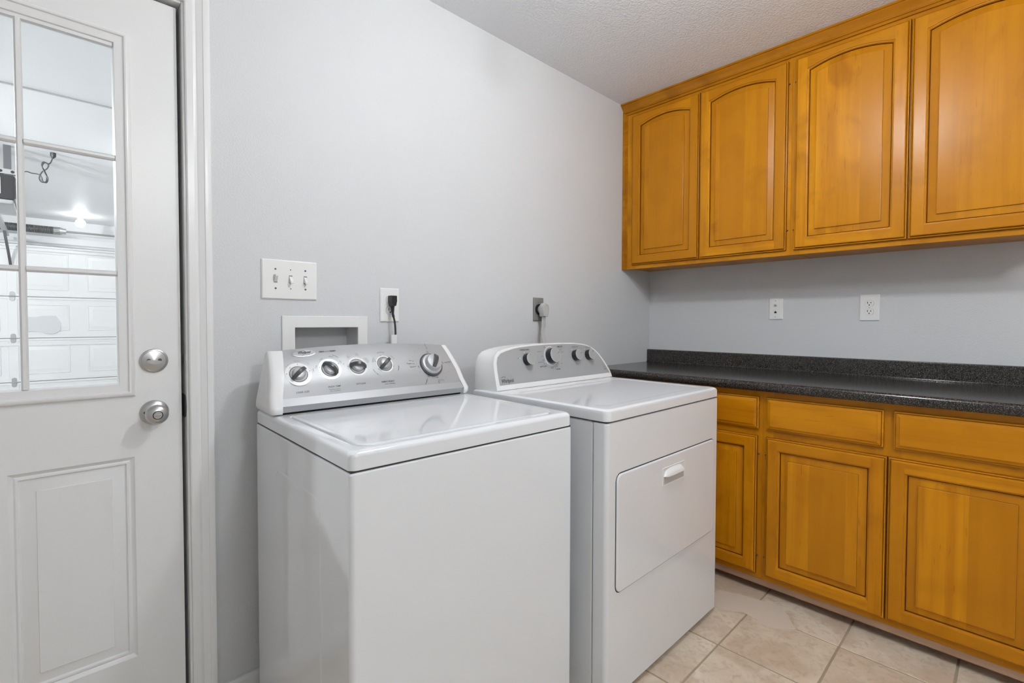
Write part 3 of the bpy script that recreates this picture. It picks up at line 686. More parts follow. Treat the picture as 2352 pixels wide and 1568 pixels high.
# console
FPR = [(0.905, -0.1735), (0.924, -0.1585), (0.935, -0.1545), (0.950, -0.1490), (0.970, -0.1410), (0.988, -0.1290), (1.005, -0.1180), (1.020, -0.1070), (1.040, -0.0900), (1.055, -0.0740)]
def ycon(z):
    if z <= FPR[0][0]: return FPR[0][1]
    for (z0, y0), (z1, y1) in zip(FPR, FPR[1:]):
        if z <= z1: return y0 + (y1 - y0) * (z - z0) / (z1 - z0)
    z0, y0 = FPR[-2]; z1, y1 = FPR[-1]; return y1 + (y1 - y0) / (z1 - z0) * (z - z1)
def FC(a, z, off=0.0):
    """console face: a across 0..1, z height (arched top) -> local point"""
    b = (z - 0.905) / 0.15
    xl = 0.0245 + b * 0.0295; xr = 0.642 - b * 0.0325
    zz = z + 0.012 * max(0, b) * (1 - (2 * a - 1) ** 2) - 0.006 * max(0, b) * a * 0
    p_ = Vector((xl + a * (xr - xl), ycon(z), zz))
    if off:
        s = (ycon(z + 0.002) - ycon(z - 0.002)) / 0.004
        p_ += Vector((0, -1, s)).normalized() * off
    return p_
cons_b = bmesh.new()
def con_section(x, xe, front, zt, zb=0.886, yb=-0.012):
    pass
zrows = [1.055, 1.045, 1.03, 1.015, 1.0, 0.985, 0.97, 0.955, 0.9425, 0.935, 0.924, 0.905]
bm = bmesh.new()
rows = []
NA = 24
for z in zrows: rows.append([FC(i / NA, z) for i in range(NA + 1)])
rows.append([Vector((p_.x, -0.1640, 0.8865)) for p_ in rows[-1]])
loops(bm, rows, closed=False); con = LW('control_panel', bm, SILV, recalc=True, sharp=12)
# housing behind the face
bm = bmesh.new()
ls = []
for i in range(NA + 1):
    a = i / NA
    fr_ = [FC(a, z, -0.003) for z in zrows]
    top = fr_[0]
    l = [Vector((top.x, -0.028, top.z - 0.010)), Vector((top.x, -0.045, top.z - 0.001)), Vector((top.x, -0.065, top.z + 0.0015))] + fr_ + [Vector((fr_[-1].x, -0.162, 0.8868)), Vector((fr_[-1].x, -0.028, 0.8868))]
    ls.append(l)
loops(bm, ls); LW('console_housing', bm, SILV)
def endcap(side):
    bm = bmesh.new(); ls = []
    s = -1 if side == 0 else 1
    for z in [0.884, 0.892, 0.905, 0.935, 0.97, 1.0, 1.03, 1.045, 1.0545]:
        p_ = FC(side, max(z, 0.905)); b = (max(z, 0.905) - 0.905) / 0.15
        if side == 0: xo = -0.008 + b * 0.022
        else: xo = 0.668 - b * 0.033
        ins = 0.004 if z < 0.89 else 0.0
        yf = p_.y - 0.0015 + ins; xi_ = p_.x + (0.004 if side == 0 else -0.004) * (0 if z < 0.9 else 0)
        w_ = abs(xo - xi_); r = min(0.014, w_ * 0.6)
        yb = -0.020 - 0.012 * b; xo_ = xo - s * ins
        tb = 0.0 if z < 1.04 else 0.004
        ls.append([(xi_, yf, z), (xo_ - s * r, yf, z), (xo_ - s * r * 0.3, yf + r * 0.3, z), (xo_, yf + r, z), (xo_ - s * 0.002, (yf + yb) / 2, z - tb), (xo_ - s * 0.004, yb, z - tb - 0.012 * b), (xi_, yb, z - 0.008 * b)])
    loops(bm, ls); bm2 = bm
    return LW('console_end_cap', bm2, WPLA, sharp=50)
endcap(0); endcap(1)
LW('console_gap', boxbm((0.03, -0.155, 0.878), (0.64, -0.03, 0.8868)), HOLE)
# printing on the console
def onface(a0, z0, off=0.0006):
    w_ = 0.56
    return lambda s, t: FC(a0 + s / w_, z0 + t * 0.84, off)
def mesh_text(parent, items, m, name='lettering'):
    
    for it_ in items: LW(name, it_, m, parent)
items = [textbm('LOAD SIZE', 0.0074, sx=0.72, f=onface(0.09, 0.9375), spacing=1.35, bold=0.00012), textbm('WASH TEMP', 0.0074, sx=0.72, f=onface(0.243, 0.9440), spacing=1.3, bold=0.00012), textbm('OPTIONS', 0.0074, sx=0.72, f=onface(0.382, 0.9445), spacing=1.4, bold=0.00012), textbm('FABRIC SELECT', 0.0074, sx=0.72, f=onface(0.535, 0.9440), spacing=1.2, bold=0.00012),
         textbm('Cold Rinse Option', 0.0042, onface(0.243, 0.9368)), textbm('Hot / Cold Rinse', 0.0042, onface(0.246, 0.9322)), textbm('WASH / SPIN SPEED', 0.0040, onface(0.545, 0.9372)),
         textbm('Fabric', 0.0062, onface(0.201, 1.0412), bold=0.00015), textbm('System', 0.0062, onface(0.262, 1.0412), bold=0.00015),
         textbm('Pull To Start', 0.0042, onface(0.87, 0.9370)), textbm('Push To Stop', 0.0042, onface(0.87, 0.9325))]
mesh_text(con, items, INK)
mesh_text(con, [textbm('Sense', 0.0062, onface(0.2315, 1.0412))], INKG)
def arc_text(s, size, a0, z0, R, ang, m_list, flip=False):
    """word laid tangentially around a dial"""
    a_ = math.radians(ang); fbase = onface(a0, z0)
    def g(s_, t_):
        th_ = a_ - s_ / R; rr = R + t_
        return fbase(rr * math.cos(th_), rr * math.sin(th_))
    m_list.append(textbm(s, size, g))
def rad_text(s, size, a0, z0, R, ang, m_list, align='LEFT'):
    a_ = math.radians(ang); fbase = onface(a0, z0)
    flip = 90 < (ang % 360) < 270
    def g(s_, t_):
        if flip: s_, t_ = -s_, -t_
        rr = R + s_; return fbase(rr * math.cos(a_) - t_ * math.sin(a_), rr * math.sin(a_) + t_ * math.cos(a_))
    m_list.append(textbm(s, size, g, align='RIGHT' if flip else 'LEFT'))
def dot(a0, z0, R, ang, r=0.0013, off=0.0012):
    a_ = math.radians(ang); fbase = onface(a0, z0, off); cx, cy = R * math.cos(a_), R * math.sin(a_)
    bm = bmesh.new(); bm.faces.new([bm.verts.new(fbase(cx + r * math.cos(2 * PI * k / 8), cy + r * math.sin(2 * PI * k / 8))) for k in range(8)]); return bm
knobs = [(0.07, 0.9865, 0.0370, 0.0275, 37, WPLA), (0.229, 0.9922, 0.0350, 0.0260, 128, WPLA), (0.379, 0.9930, 0.0320, 0.0, 168, INKW), (0.541, 0.9950, 0.0300, 0.0, 40, INKW)]
g_it = []; k_it = []
for (w_, s_, an) in (('Mini', 0.0046, 172), ('Small', 0.0048, 135), ('Medium', 0.0052, 93), ('Large', 0.0048, 50), ('Super', 0.0046, 12)): arc_text(w_, s_, knobs[0][0], knobs[0][1], 0.0425, an, g_it)
for (w_, s_, an) in (('Cold', 0.0048, 165), ('Cool', 0.0050, 122), ('Warm', 0.0048, 78), ('Hot', 0.0048, 30)): arc_text(w_, s_, knobs[1][0], knobs[1][1], 0.0405, an, k_it)
arc_text('Extra Rinse', 0.0044, knobs[1][0], knobs[1][1], 0.0465, 60, k_it)
for (w_, s_, an, R_) in (('Off', 0.0048, 165, 0.043), ('Extra', 0.0042, 123, 0.0435), ('Rinse', 0.0042, 123, 0.0385), ('Cycle', 0.0042, 80, 0.0435), ('Signal', 0.0042, 80, 0.0385), ('Cycle Signal', 0.0038, 28, 0.0420), ('& Extra Rinse', 0.0038, 30, 0.0375)): arc_text(w_, s_, knobs[2][0], knobs[2][1], R_, an, g_it)
for (w_, s_, an, R_) in (('Casual', 0.0038, 155, 0.0350), ('Heavy Duty', 0.0040, 155, 0.0395), ('Cotton/Sturdy', 0.0046, 92, 0.041), ('Normal', 0.0044, 32, 0.041), ('Delicates', 0.0048, -22, 0.0470), ('Hand Wash', 0.0048, 215, 0.046)): arc_text(w_, s_, knobs[3][0], knobs[3][1], R_, an, k_it)
DA, DZc = 0.84, 0.9865
for (w_, s_, an, R_) in (('Light Soil', 0.0050, 166, 0.062), ('Regular Soil', 0.0058, 175, 0.062), ('Heavy Soil', 0.0054, 184, 0.060), ('Extra Rinse', 0.0052, 77, 0.062), ('Quick Wash', 0.0056, 7, 0.058), ('Prewash 4', 0.0056, 238, 0.062), ('Soak', 0.0056, 275, 0.064)): rad_text(w_, s_, DA, DZc, R_, an, k_it)
for (an, R_) in ((128, 0.062), (108, 0.062), (50, 0.054), (-28, 0.060), (-55, 0.062), (205, 0.056)): rad_text('Off', 0.0046, DA, DZc, R_, an, g_it)
d_it = []
for an in (78, 8, 187, 240, 276):
    for da in (-2.4, 2.4): d_it.append(dot(DA, DZc, 0.0505, an + da, 0.0016, 0.0006))
for an in (166, 175, 183): rad_text('-', 0.008, DA, DZc, 0.052, an, k_it)
mesh_text(con, k_it, INK); mesh_text(con, g_it, INKG); tag(LW('position_mark', join(d_it), INK, con), kind='stuff')
# dial ring decal
bm = bmesh.new(); fb_ = onface(DA, DZc, 0.0004); n = 48
loops(bm, [[fb_(r * math.cos(2 * PI * k / n), r * math.sin(2 * PI * k / n)) for k in range(n)] for r in (0.0495, 0.0525)], False, False); LW('dial_ring', bm, SILD, con)
# badge
bm = bmesh.new(); n = 40
eo = lambda sx, sy, off: [onface(0.107, 1.0405, off)(sx * math.cos(2 * PI * k / n), sy * math.sin(2 * PI * k / n)) for k in range(n)]
loops(bm, [eo(0.0345, 0.0105, 0.0002), eo(0.034, 0.0102, 0.0018), eo(0.0325, 0.0092, 0.0020), eo(0.032, 0.0088, 0.0011)], False, False); bd = LW('badge', bm, CHRO)
bm = bmesh.new(); bm.faces.new([bm.verts.new(p_) for p_ in eo(0.0322, 0.0089, 0.0012)]); LW('badge_plate', bm, SILK, bd)
its = [textbm('Whirlpool', 0.0098, lambda s, t: onface(0.107, 1.0425, 0.0018)(s, t), shear=0.25, sx=0.9, bold=0.0002)]
b2 = bmesh.new(); fbb = onface(0.107, 1.0405, 0.0018)
swp = smooth([(-0.016, 0.0062, 0), (-0.006, 0.0074, 0), (0.004, 0.0066, 0), (-0.004, -0.0050, 0), (-0.0065, -0.0072, 0)], 5)
loops(b2, [[fbb(p_.x, p_.y + 0.0004) for p_ in swp], [fbb(p_.x + 0.0003, p_.y - 0.0004) for p_ in swp]], closed=False); its.append(b2)
LW('lettering', its[0], INK, bd); LW('badge_swirl', its[1], INK, bd)

def console_frame(a, z, off=0.0):
    o = FC(a, z, off); ex = (FC(a + 0.01, z, off) - o).normalized(); ey = (FC(a, z + 0.002, off) - FC(a, z - 0.002, off)).normalized(); ez = ex.cross(ey).normalized(); ey = ez.cross(ex)
    return (o, ex, ey, ez)
def lens(L_, W_, n=10):
    p_ = []
    for i in range(n + 1): t = i / n; x = -L_ / 2 + L_ * t; p_.append((x, -W_ / 2 * (1 - (2 * t - 1) ** 2) - 0.0012))
    for i in range(n + 1): t = i / n; x = L_ / 2 - L_ * t; p_.append((x, W_ / 2 * (1 - (2 * t - 1) ** 2) + 0.0012))
    return p_
def fin(parent, T_, L_, W_, h0, h1):
    n = 12; prof = [(-L_ / 2 + L_ * i / n, h0 + (h1 - h0) * (1 - abs(2 * i / n - 1) ** 2.4)) for i in range(n + 1)]
    poly = [(-L_ / 2, h0 - 0.004)] + prof + [(L_ / 2, h0 - 0.004)]
    def sec(y, k, dz): return [T_(x * k, y, h - dz * (0.5 if 0 < i < n + 2 else 0)) for i, (x, h) in enumerate(poly)]
    bm = bmesh.new(); loops(bm, [sec(-W_ / 2, 0.97, 0.003), sec(-W_ * 0.36, 1.0, 0), sec(W_ * 0.36, 1.0, 0), sec(W_ / 2, 0.97, 0.003)])
    g = LW('knob_grip', bm, KDRK, parent, sharp=30)
    for sd in (-1, 1):
        bm = bmesh.new(); inn = [(x * 0.80, h0 + (h - h0) * 0.74 - 0.001) for x, h in prof]
        loops(bm, [[T_(x, sd * W_ * 0.47, h) for x, h in inn], [T_(x, sd * (W_ * 0.5 + 0.0006), h) for x, h in inn]]); LW('grip_inlay', bm, KGRY, parent)
def turned(fr, ang):
    o, ex, ey, ez = fr; a = math.radians(ang); return lambda x, y, h: o + ex * (x * math.cos(a) - y * math.sin(a)) + ey * (x * math.sin(a) + y * math.cos(a)) + ez * h
for (a, z, ro, ri, ang, ringm) in knobs:
    fr = console_frame(a, z)
    bm = bmesh.new(); lathe(bm, [(0.0255, -0.004), (0.0255, 0.0012), (0.024, 0.0022), (0.0225, 0.0022)], fr, 32)
    kp = LW('selector_knob', bm, KGRY)
    bm = bmesh.new(); lathe(bm, [(ro, -0.004), (ro, 0.0006), (0.0262, 0.0007), (0.0262, -0.004)], fr, 40, cap=False); LW('dial_ring', bm, ringm, kp)
    bm = bmesh.new(); lathe(bm, [(0.0185, 0.002), (0.0185, 0.004), (0.0165, 0.0105), (0.014, 0.0125), (0.0, 0.0135)], fr, 28, cap=False); LW('knob_skirt', bm, SILK, kp)
    bm = bmesh.new(); T_ = turned(fr, ang)
    bm.free(); fin(kp, T_, 0.053, 0.0105, 0.009, 0.026)
    di = []
    for an in ((172, 135, 93, 12) if a < 0.1 else (165, 122, 78, 30) if a < 0.3 else (175, 128, 92, 62) if a < 0.5 else (160, 100, 212, -20)): di.append(dot(a, z, (ro + 0.0262) / 2 if ri else 0.0295, an, 0.0012))
    tag(LW('position_mark', join(di), INK, kp), kind='stuff')
# cycle dial
fr = console_frame(DA, DZc)
bm = bmesh.new(); lathe(bm, [(0.0440, -0.004), (0.0440, 0.003), (0.0425, 0.0045), (0.039, 0.0045)], fr, 44); dk = LW('cycle_dial', bm, KDRK)
bm = bmesh.new(); lathe(bm, [(0.0385, 0.004), (0.0385, 0.007), (0.036, 0.0115), (0.031, 0.0125), (0.029, 0.012), (0.0285, 0.026), (0.0265, 0.029), (0.012, 0.031), (0, 0.031)], fr, 44, cap=False); LW('knob_body', bm, SILK, dk)
bm = bmesh.new(); T_ = turned(fr, 66)
bm.free(); fin(dk, T_, 0.052, 0.0125, 0.032, 0.047)

# ------------------------------------------------------------------ dryer (world aligned)
dx0, dx1, dyf, dyb = -1.5975, -0.8585, -0.8116, -0.200
dy = thing('dryer', 'white front loading dryer with arched silver console beside the base cabinets', 'dryer', (dx0, dyb, 0))
bm = bmesh.new(); rb = lambda d, z, r=0.014: [(x, y, z) for x, y in rrect(dx0 + d, dx1 - d, dyf + 0.052 + d, dyb - d, 0.004, 4)]
loops(bm, [rb(0.001, 0.020), rb(0.001, 0.845), rb(0.006, 0.8485)]); obj('body', bm, WHITE, dy)
bm = bmesh.new(); rf = lambda d, z: [(x, y, z) for x, y in rrect(dx0 + d, dx1 - d, dyf + d, dyf + 0.050, (0.003, 0.003, 0.014, 0.014), 6)]
loops(bm, [rf(0.003, 0.019), rf(0.0, 0.022), rf(0.0, 0.843), rf(0.002, 0.8465), rf(0.006, 0.848)]); fp = obj('front_panel', bm, WHITE, dy)
obj('top_gap', boxbm((dx0 + 0.006, dyf + 0.006, 0.848), (dx1 - 0.006, dyb, 0.853)), SHAD, dy)
bm = bmesh.new(); rt_ = lambda d, z: [(x, y, z) for x, y in rrect(dx0 + d - 0.003, dx1 - d, dyf + d - 0.003, dyb - d, (0.004, 0.004, 0.020, 0.020), 6)]
# recessed work surface
rec = [(-1.546, -0.36), (-1.205, -0.385), (-1.168, -0.425), (-0.905, -0.41), (-0.893, -0.43), (-0.893, -0.745), (-0.905, -0.765), (-1.515, -0.765), (-1.538, -0.755), (-1.548, -0.735)]
loops(bm, [rt_(0.010, 0.8525), rt_(0.002, 0.8525), rt_(0.001, 0.854), rt_(0.001, 0.876), rt_(0.003, 0.883), rt_(0.008, 0.8868), rt_(0.013, 0.888)], True, False)
# top surface with a shallow recess
n6 = [(x, y) for x, y in rrect(dx0 + 0.010, dx1 - 0.013, dyf + 0.010, dyb - 0.013, (0.004, 0.004, 0.020, 0.020), 6)]
rr_ = lambda d: [(x, y) for x, y in rrect(dx0 + 0.05 + d, dx1 - 0.04 - d, dyf + 0.045 + d, -0.375 - d, (0.02, 0.02, 0.045, 0.045), 6)]
loops(bm, [[(x, y, 0.888) for x, y in n6], [(x, y, 0.888) for x, y in rr_(0)], [(x, y, 0.8862) for x, y in rr_(0.0035)], [(x, y, 0.8858) for x, y in rr_(0.012)]], False, True)
bmesh.ops.remove_doubles(bm, verts=bm.verts, dist=2e-4)
obj('top_panel', bm, WHITE, dy)
# door
fdf = back(dyf)
bm = bmesh.new(); dg = lambda d: rrect(-1.555 + d, -0.8945 - d, 0.334 + d, 0.6955 - d, max(0.004, 0.026 - d), 6)
loops(bm, [[fdf(a, b, 0.0002) for a, b in dg(0)], [fdf(a, b, 0.0007) for a, b in dg(0.0006)], [fdf(a, b, 0.0007) for a, b in dg(0.0030)], [fdf(a, b, 0.0002) for a, b in dg(0.0036)]], False, False); obj('door_gap', bm, SHAD, dy)
bm = bmesh.new(); loops(bm, [[fdf(a, b, 0.0000) for a, b in dg(0.0032)], [fdf(a, b, 0.0030) for a, b in dg(0.0034)], [fdf(a, b, 0.0048) for a, b in dg(0.0055)], [fdf(a, b, 0.0054) for a, b in dg(0.0085)]], False, True)
dd = obj('door', bm, WHITE, dy)
# door handle pocket
hz0, hz1, hx0, hx1 = 0.597, 0.658, -1.2935, -1.1415
bm = bmesh.new(); H0 = 0.0054
hr = lambda d: rrect(hx0 + d, hx1 - d, hz0 + d, hz1 - d, 0.003, 3)
loops(bm, [[fdf(a, b, H0 - 0.0005) for a, b in hr(0)], [fdf(a, b, H0 + 0.0018) for a, b in hr(0.0008)], [fdf(a, b, H0 + 0.0018) for a, b in hr(0.003)], [fdf(a, b, H0 + 0.0006) for a, b in hr(0.0045)]], False, True); obj('handle_plate', bm, WPLA, dd)
bm = bmesh.new(); nn = 14; rows = []
cxh = (hx0 + hx1) / 2; hw = (hx1 - hx0) / 2 - 0.0075
for j in range(7):
    t = j / 6; row = []
    for i in range(nn + 1):
        u = -1 + 2 * i / nn; arch = math.sqrt(max(0, 1 - (abs(u) ** 3.2)))
        zt = 0.630 + 0.0235 * arch; zb_ = 0.6285
        zz = zt + (zb_ - zt) * t
        row.append(fdf(cxh + u * hw, zz, H0 + 0.0006 + 0.0125 * arch ** 0.5 * math.sin(t * PI / 2)))
    rows.append(row)
rows.append([fdf(cxh + (-1 + 2 * i / nn) * hw, 0.6280, H0 + 0.0006) for i in range(nn + 1)])
loops(bm, rows, closed=False); obj('handle_hood', bm, WPLA, dd)
obj('handle_pocket_shade', boxbm((cxh - hw, dyf - H0 - 0.0012, 0.603), (cxh + hw, dyf - H0, 0.6285)), GRYP, dd)  # flat grey panel; its colour stands in for shade inside the pocket
for x in (dx0 + 0.05, dx1 - 0.05):
    for y in (dyf + 0.07, dyb - 0.05):
        bm = bmesh.new(); lathe(bm, [(0.02, 0), (0.02, 0.010), (0.010, 0.012), (0.010, 0.024)], (Vector((x, y, 0)), Vector((1, 0, 0)), Vector((0, 1, 0)), Vector((0, 0, 1))), 14); obj('leg', bm, BLACK, dy)
# console
PH = math.radians(14)
def fc(a, b, h): return Vector((-1.2 + a, -0.318 + b * math.sin(PH) - h * math.cos(PH), 0.889 + b * math.cos(PH) + h * math.sin(PH)))
rim = [(-0.3780, 0.0), (-0.3785, 0.03), (-0.3775, 0.07), (-0.3740, 0.105), (-0.364, 0.130), (-0.345, 0.146), (-0.315, 0.1545), (-0.270, 0.1615), (-0.2227, 0.1655), (-0.15, 0.1685), (-0.0784, 0.1697), (-0.01, 0.1697), (0.0539, 0.1688), (0.105, 0.1672), (0.1495, 0.1635), (0.190, 0.1570), (0.2231, 0.1465), (0.250, 0.1310), (0.2742, 0.1105), (0.296, 0.086), (0.315, 0.0600), (0.330, 0.034), (0.3385, 0.014), (0.340, 0.0)]
plate = [(-0.3610, 0.0190), (-0.3620, 0.04), (-0.3620, 0.075), (-0.3590, 0.104), (-0.350, 0.124), (-0.332, 0.138), (-0.300, 0.1465), (-0.265, 0.1530), (-0.2247, 0.1575), (-0.15, 0.1620), (-0.0799, 0.1637), (-0.01, 0.1640), (0.050, 0.1633), (0.1081, 0.1612), (0.150, 0.1575), (0.188, 0.1505), (0.218, 0.141), (0.244, 0.126), (0.267, 0.106), (0.288, 0.081), (0.306, 0.055), (0.320, 0.032), (0.3265, 0.0205), (0.3268, 0.0195)]
def inset(l, d):
    out = []
    for (a, b) in l:
        cx_, cy_ = -0.02, 0.06; v = Vector((cx_ - a, cy_ - b)); v.normalize(); out.append((a + v.x * d, b + v.y * d))
    return out
bm = bmesh.new()
r1 = inset(rim, 0.004)
def shift(l, yb):      # the same outline carried back, a little lower and wider
    return [Vector((-1.2 + a * 1.03 - 0.001, yb, 0.889 + b * 0.955)) for a, b in l]
loops(bm, [shift(rim, -0.206), shift(rim, -0.225), [fc(a, b, -0.022) for a, b in rim], [fc(a, b, -0.004) for a, b in rim], [fc(a, b, -0.001) for a, b in inset(rim, 0.0015)], [fc(a, b, 0.0) for a, b in r1], [fc(a, b, 0.0) for a, b in inset(plate, -0.0012)], [fc(a, b, -0.0008) for a, b in plate]])
cons = obj('console', bm, WPLA, dy, sharp=30)
bm = bmesh.new(); bm.faces.new([bm.verts.new(fc(a, b, -0.0002)) for a, b in inset(plate, 0.0006)]); cf = obj('control_panel', bm, SILD, dy)
bm = bmesh.new(); loops(bm, [[fc(a, b, -0.0265) for a, b in inset(rim, -0.0002)], [fc(a, b, -0.0253) for a, b in inset(rim, -0.0002)]], False, False); obj('console_seam', bm, SHAD, cons)
obj('console_gap', boxbm((-1.572, -0.314, 0.8865), (-0.865, -0.20, 0.890)), SHAD, cons)
for (a, b, r) in ((-0.1985, 0.1080, 0.0230), (-0.0570, 0.1155, 0.0305), (0.0990, 0.1105, 0.0225), (0.1895, 0.1085, 0.0225)):
    fr = frame_of(fc, a, b)
    hh = 0.024 if r < 0.025 else 0.028
    if r > 0.025:
        bm = bmesh.new(); lathe(bm, [(0.040, 0.0001), (0.040, 0.0006), (0.0375, 0.0006), (0.0375, 0.0001)], fr, 40, cap=False); obj('dial_ring', bm, INKW, cf)
    bm = bmesh.new(); lathe(bm, [(r * 1.02, 0.0), (r * 1.0, hh - 0.002), (r * 0.97, hh)], fr, 32); kn = obj('control_knob', bm, BLACK, dy)
    bm = bmesh.new(); lathe(bm, [(r * 0.99, hh - 0.0022), (r * 1.0, hh - 0.0005), (r * 0.97, hh + 0.0010), (r * 0.91, hh + 0.0006), (r * 0.90, hh)], fr, 32, cap=False); obj('knob_rim', bm, SILK, kn)
    bm = bmesh.new(); lathe(bm, [(r * 0.905, hh), (r * 0.88, hh + 0.0009), (0.0, hh + 0.0014)], fr, 32, cap=False); obj('knob_face', bm, SILD, kn)
    ang = {-0.1985: 95, -0.0570: 25, 0.0990: 25, 0.1895: 60}[a]
    bm = bmesh.new(); T_ = turned(fr, ang); prism(bm, [(r * 0.5, -0.0007), (r * 0.9, -0.0007), (r * 0.9, 0.0007), (r * 0.5, 0.0007)], T_, hh + 0.0006, hh + 0.0018); obj('pointer_mark', bm, KDRK if a != -0.1985 else SILD, kn)
pl = lambda a0, b0: (lambda s, t: fc(a0 + s, b0 + t, 0.0003))
its = [textbm('Whirlpool', 0.0205, pl(-0.3190, 0.0335), sx=0.72, bold=0.0003)]
b2 = bmesh.new(); swp = smooth([(-0.350, 0.0475, 0), (-0.338, 0.0495, 0), (-0.326, 0.0480, 0)], 5)
loops(b2, [[fc(p_.x, p_.y + 0.0007, 0.0003) for p_ in swp], [fc(p_.x, p_.y - 0.0007, 0.0003) for p_ in swp]], closed=False); its.append(b2)
its += [textbm('WRINKLE SHIELD', 0.0068, pl(-0.2035, 0.1470), bold=0.0001), textbm('TIMED DRY', 0.0068, pl(0.008, 0.1525), bold=0.0001), textbm('TEMPERATURE', 0.0062, pl(0.1080, 0.1480)), textbm('CYCLE SIGNAL', 0.0062, pl(0.2000, 0.1440)),
        textbm('AUTO DRY', 0.0080, pl(-0.1120, 0.0750), bold=0.00015), textbm('AIR DRY', 0.0068, pl(-0.024, 0.0585), bold=0.0001), textbm('Off', 0.0060, pl(-0.2450, 0.1150)), textbm('On', 0.0050, pl(-0.196, 0.1335)),
        textbm('OFF', 0.0060, pl(-0.064, 0.0665)), textbm('OFF', 0.0056, pl(0.0020, 0.0800)), textbm('OFF', 0.0056, pl(-0.088, 0.1530)), textbm('LINT', 0.0055, pl(0.2905, 0.0500)), textbm('SCREEN', 0.0050, pl(0.2950, 0.0390))]
for s_, a, b in (('Heavy Duty', -0.122, 0.137), ('Casual', -0.110, 0.117), ('Less Dry', -0.106, 0.1015), ('Energy Preferred', -0.121, 0.0930), ('More Dry', -0.100, 0.0850), ('Normal', 0.006, 0.1385), ('Delicate', 0.018, 0.1290)): its.append(textbm(s_, 0.0048, pl(a, b)))
for k_, it_ in enumerate(its): obj('lettering' if k_ != 1 else 'logo_arc', it_, INK, cf)
its = []
b2 = bmesh.new(); swp = smooth([(-0.2995, 0.0560, 0), (-0.3010, 0.0430, 0), (-0.309, 0.0250, 0), (-0.3185, 0.0180, 0)], 6)
loops(b2, [[fc(p_.x - 0.0004, p_.y, 0.00025) for p_ in swp], [fc(p_.x + 0.0004, p_.y, 0.00025) for p_ in swp]], closed=False); obj('logo_swirl', b2, INKG, cf)
for a, b in ((-0.236, 0.1150), (-0.208, 0.1375), (-0.076, 0.1555), (-0.064, 0.1560), (-0.049, 0.1555), (-0.0965, 0.0930), (-0.0870, 0.0870), (-0.046, 0.0650), (-0.034, 0.0655), (0.084, 0.1370), (0.174, 0.1355)):
    b2 = bmesh.new(); b2.faces.new([b2.verts.new(fc(a + 0.0020 * math.cos(2 * PI * k / 10), b + 0.0020 * math.sin(2 * PI * k / 10), 0.0003)) for k in range(10)]); its.append(b2)
tag(obj('position_mark', join(its), INKW, cf), kind='stuff')

# ------------------------------------------------------------------ wall plates, outlets and cords
def plate_bm(f, a0, a1, b0, b1, h=0.006):
    bm = bmesh.new(); pl_ = lambda d: rrect(a0 + d, a1 - d, b0 + d, b1 - d, 0.003, 3)
    loops(bm, [[f(a, b, 0.0005) for a, b in pl_(0)], [f(a, b, h * 0.45) for a, b in pl_(0)], [f(a, b, h * 0.85) for a, b in pl_(0.0022)], [f(a, b, h) for a, b in pl_(0.0045)]]); return bm
sw = thing('light_switch', 'white three gang toggle switch plate above the washer box', 'switch', (-2.189, 0, 1.2735))
obj('plate', plate_bm(f0, -2.2745, -2.1035, 1.2112, 1.3360, 0.0065), PLATE, sw)
for i in range(3):
    x = -2.2342 + 0.04605 * i; zc = 1.2752
    obj('toggle_slot', boxbm((x - 0.0053, -0.0070, zc - 0.0125), (x + 0.0053, -0.0060, zc + 0.0125)), INKG, sw)
    bm = bmesh.new(); s = 1 if i == 0 else -1
    loops(bm, [[(x + a, -0.006, zc + s * (b * 1.0)) for a, b in ((-0.0044, -0.0105), (0.0044, -0.0105), (0.0044, 0.0105), (-0.0044, 0.0105))], [(x + a, -0.0095, zc + s * b) for a, b in ((-0.0044, -0.006), (0.0044, -0.006), (0.0044, 0.010), (-0.0044, 0.010))], [(x + a, -0.019, zc + s * b) for a, b in ((-0.0040, 0.006), (0.0040, 0.006), (0.0040, 0.0135), (-0.0040, 0.0135))], [(x + a, -0.0205, zc + s * b) for a, b in ((-0.0030, 0.0075), (0.0030, 0.0075), (0.0030, 0.0125), (-0.0030, 0.0125))]])
    obj('toggle', bm, PLATE, sw)
    for dz in (-0.0302, 0.0302):
        bm = bmesh.new(); lathe(bm, [(0.0030 if i != 1 else 0.0018, 0.006), (0.0030 if i != 1 else 0.0018, 0.0069)], frame_of(f0, x, zc + dz), 12); obj('screw', bm, DRKM, sw)

def receptacle(parent, f, a, b, name='receptacle'):
    bm = bmesh.new(); n = 24; l = []
    for k in range(n):
        t = 2 * PI * k / n; x = 0.0172 * math.cos(t); y = 0.0172 * math.sin(t); y = max(-0.0142, min(0.0142, y)); l.append((x, y))
    loops(bm, [[f(a + x, b + y, 0.0055) for x, y in l], [f(a + x, b + y, 0.0078) for x, y in l]])
    rc = obj(name, bm, PLATE, parent)
    bm = bmesh.new(); loops(bm, [[f(a + x * 1.03, b + y * 1.03, 0.0060) for x, y in l], [f(a + x * 1.03, b + y * 1.03, 0.0063) for x, y in l]]); obj('outline', bm, INKG, rc)
    for x0, hh in ((-0.0064, 0.0085), (0.0064, 0.0068)):
        bm = bmesh.new(); box(bm, (a + x0 - 0.0013, b + 0.0035 - hh / 2, 0.0070), (a + x0 + 0.0013, b + 0.0035 + hh / 2, 0.0081)); xform(bm, f); obj('slot', bm, HOLE, rc)
    bm = bmesh.new(); lathe(bm, [(0.0026, 0.0070), (0.0026, 0.0081)], frame_of(f, a, b - 0.0072), 12); obj('ground_hole', bm, HOLE, rc)
    return rc
ol = thing('wall_outlet', 'white duplex outlet above the washer with a black plug in it', 'outlet', (-1.8333, 0, 1.2025))
obj('plate', plate_bm(f0, -1.8726, -1.7942, 1.1400, 1.2650), PLATE, ol)
receptacle(ol, f0, -1.8333, 1.2225); receptacle(ol, f0, -1.8333, 1.1830)
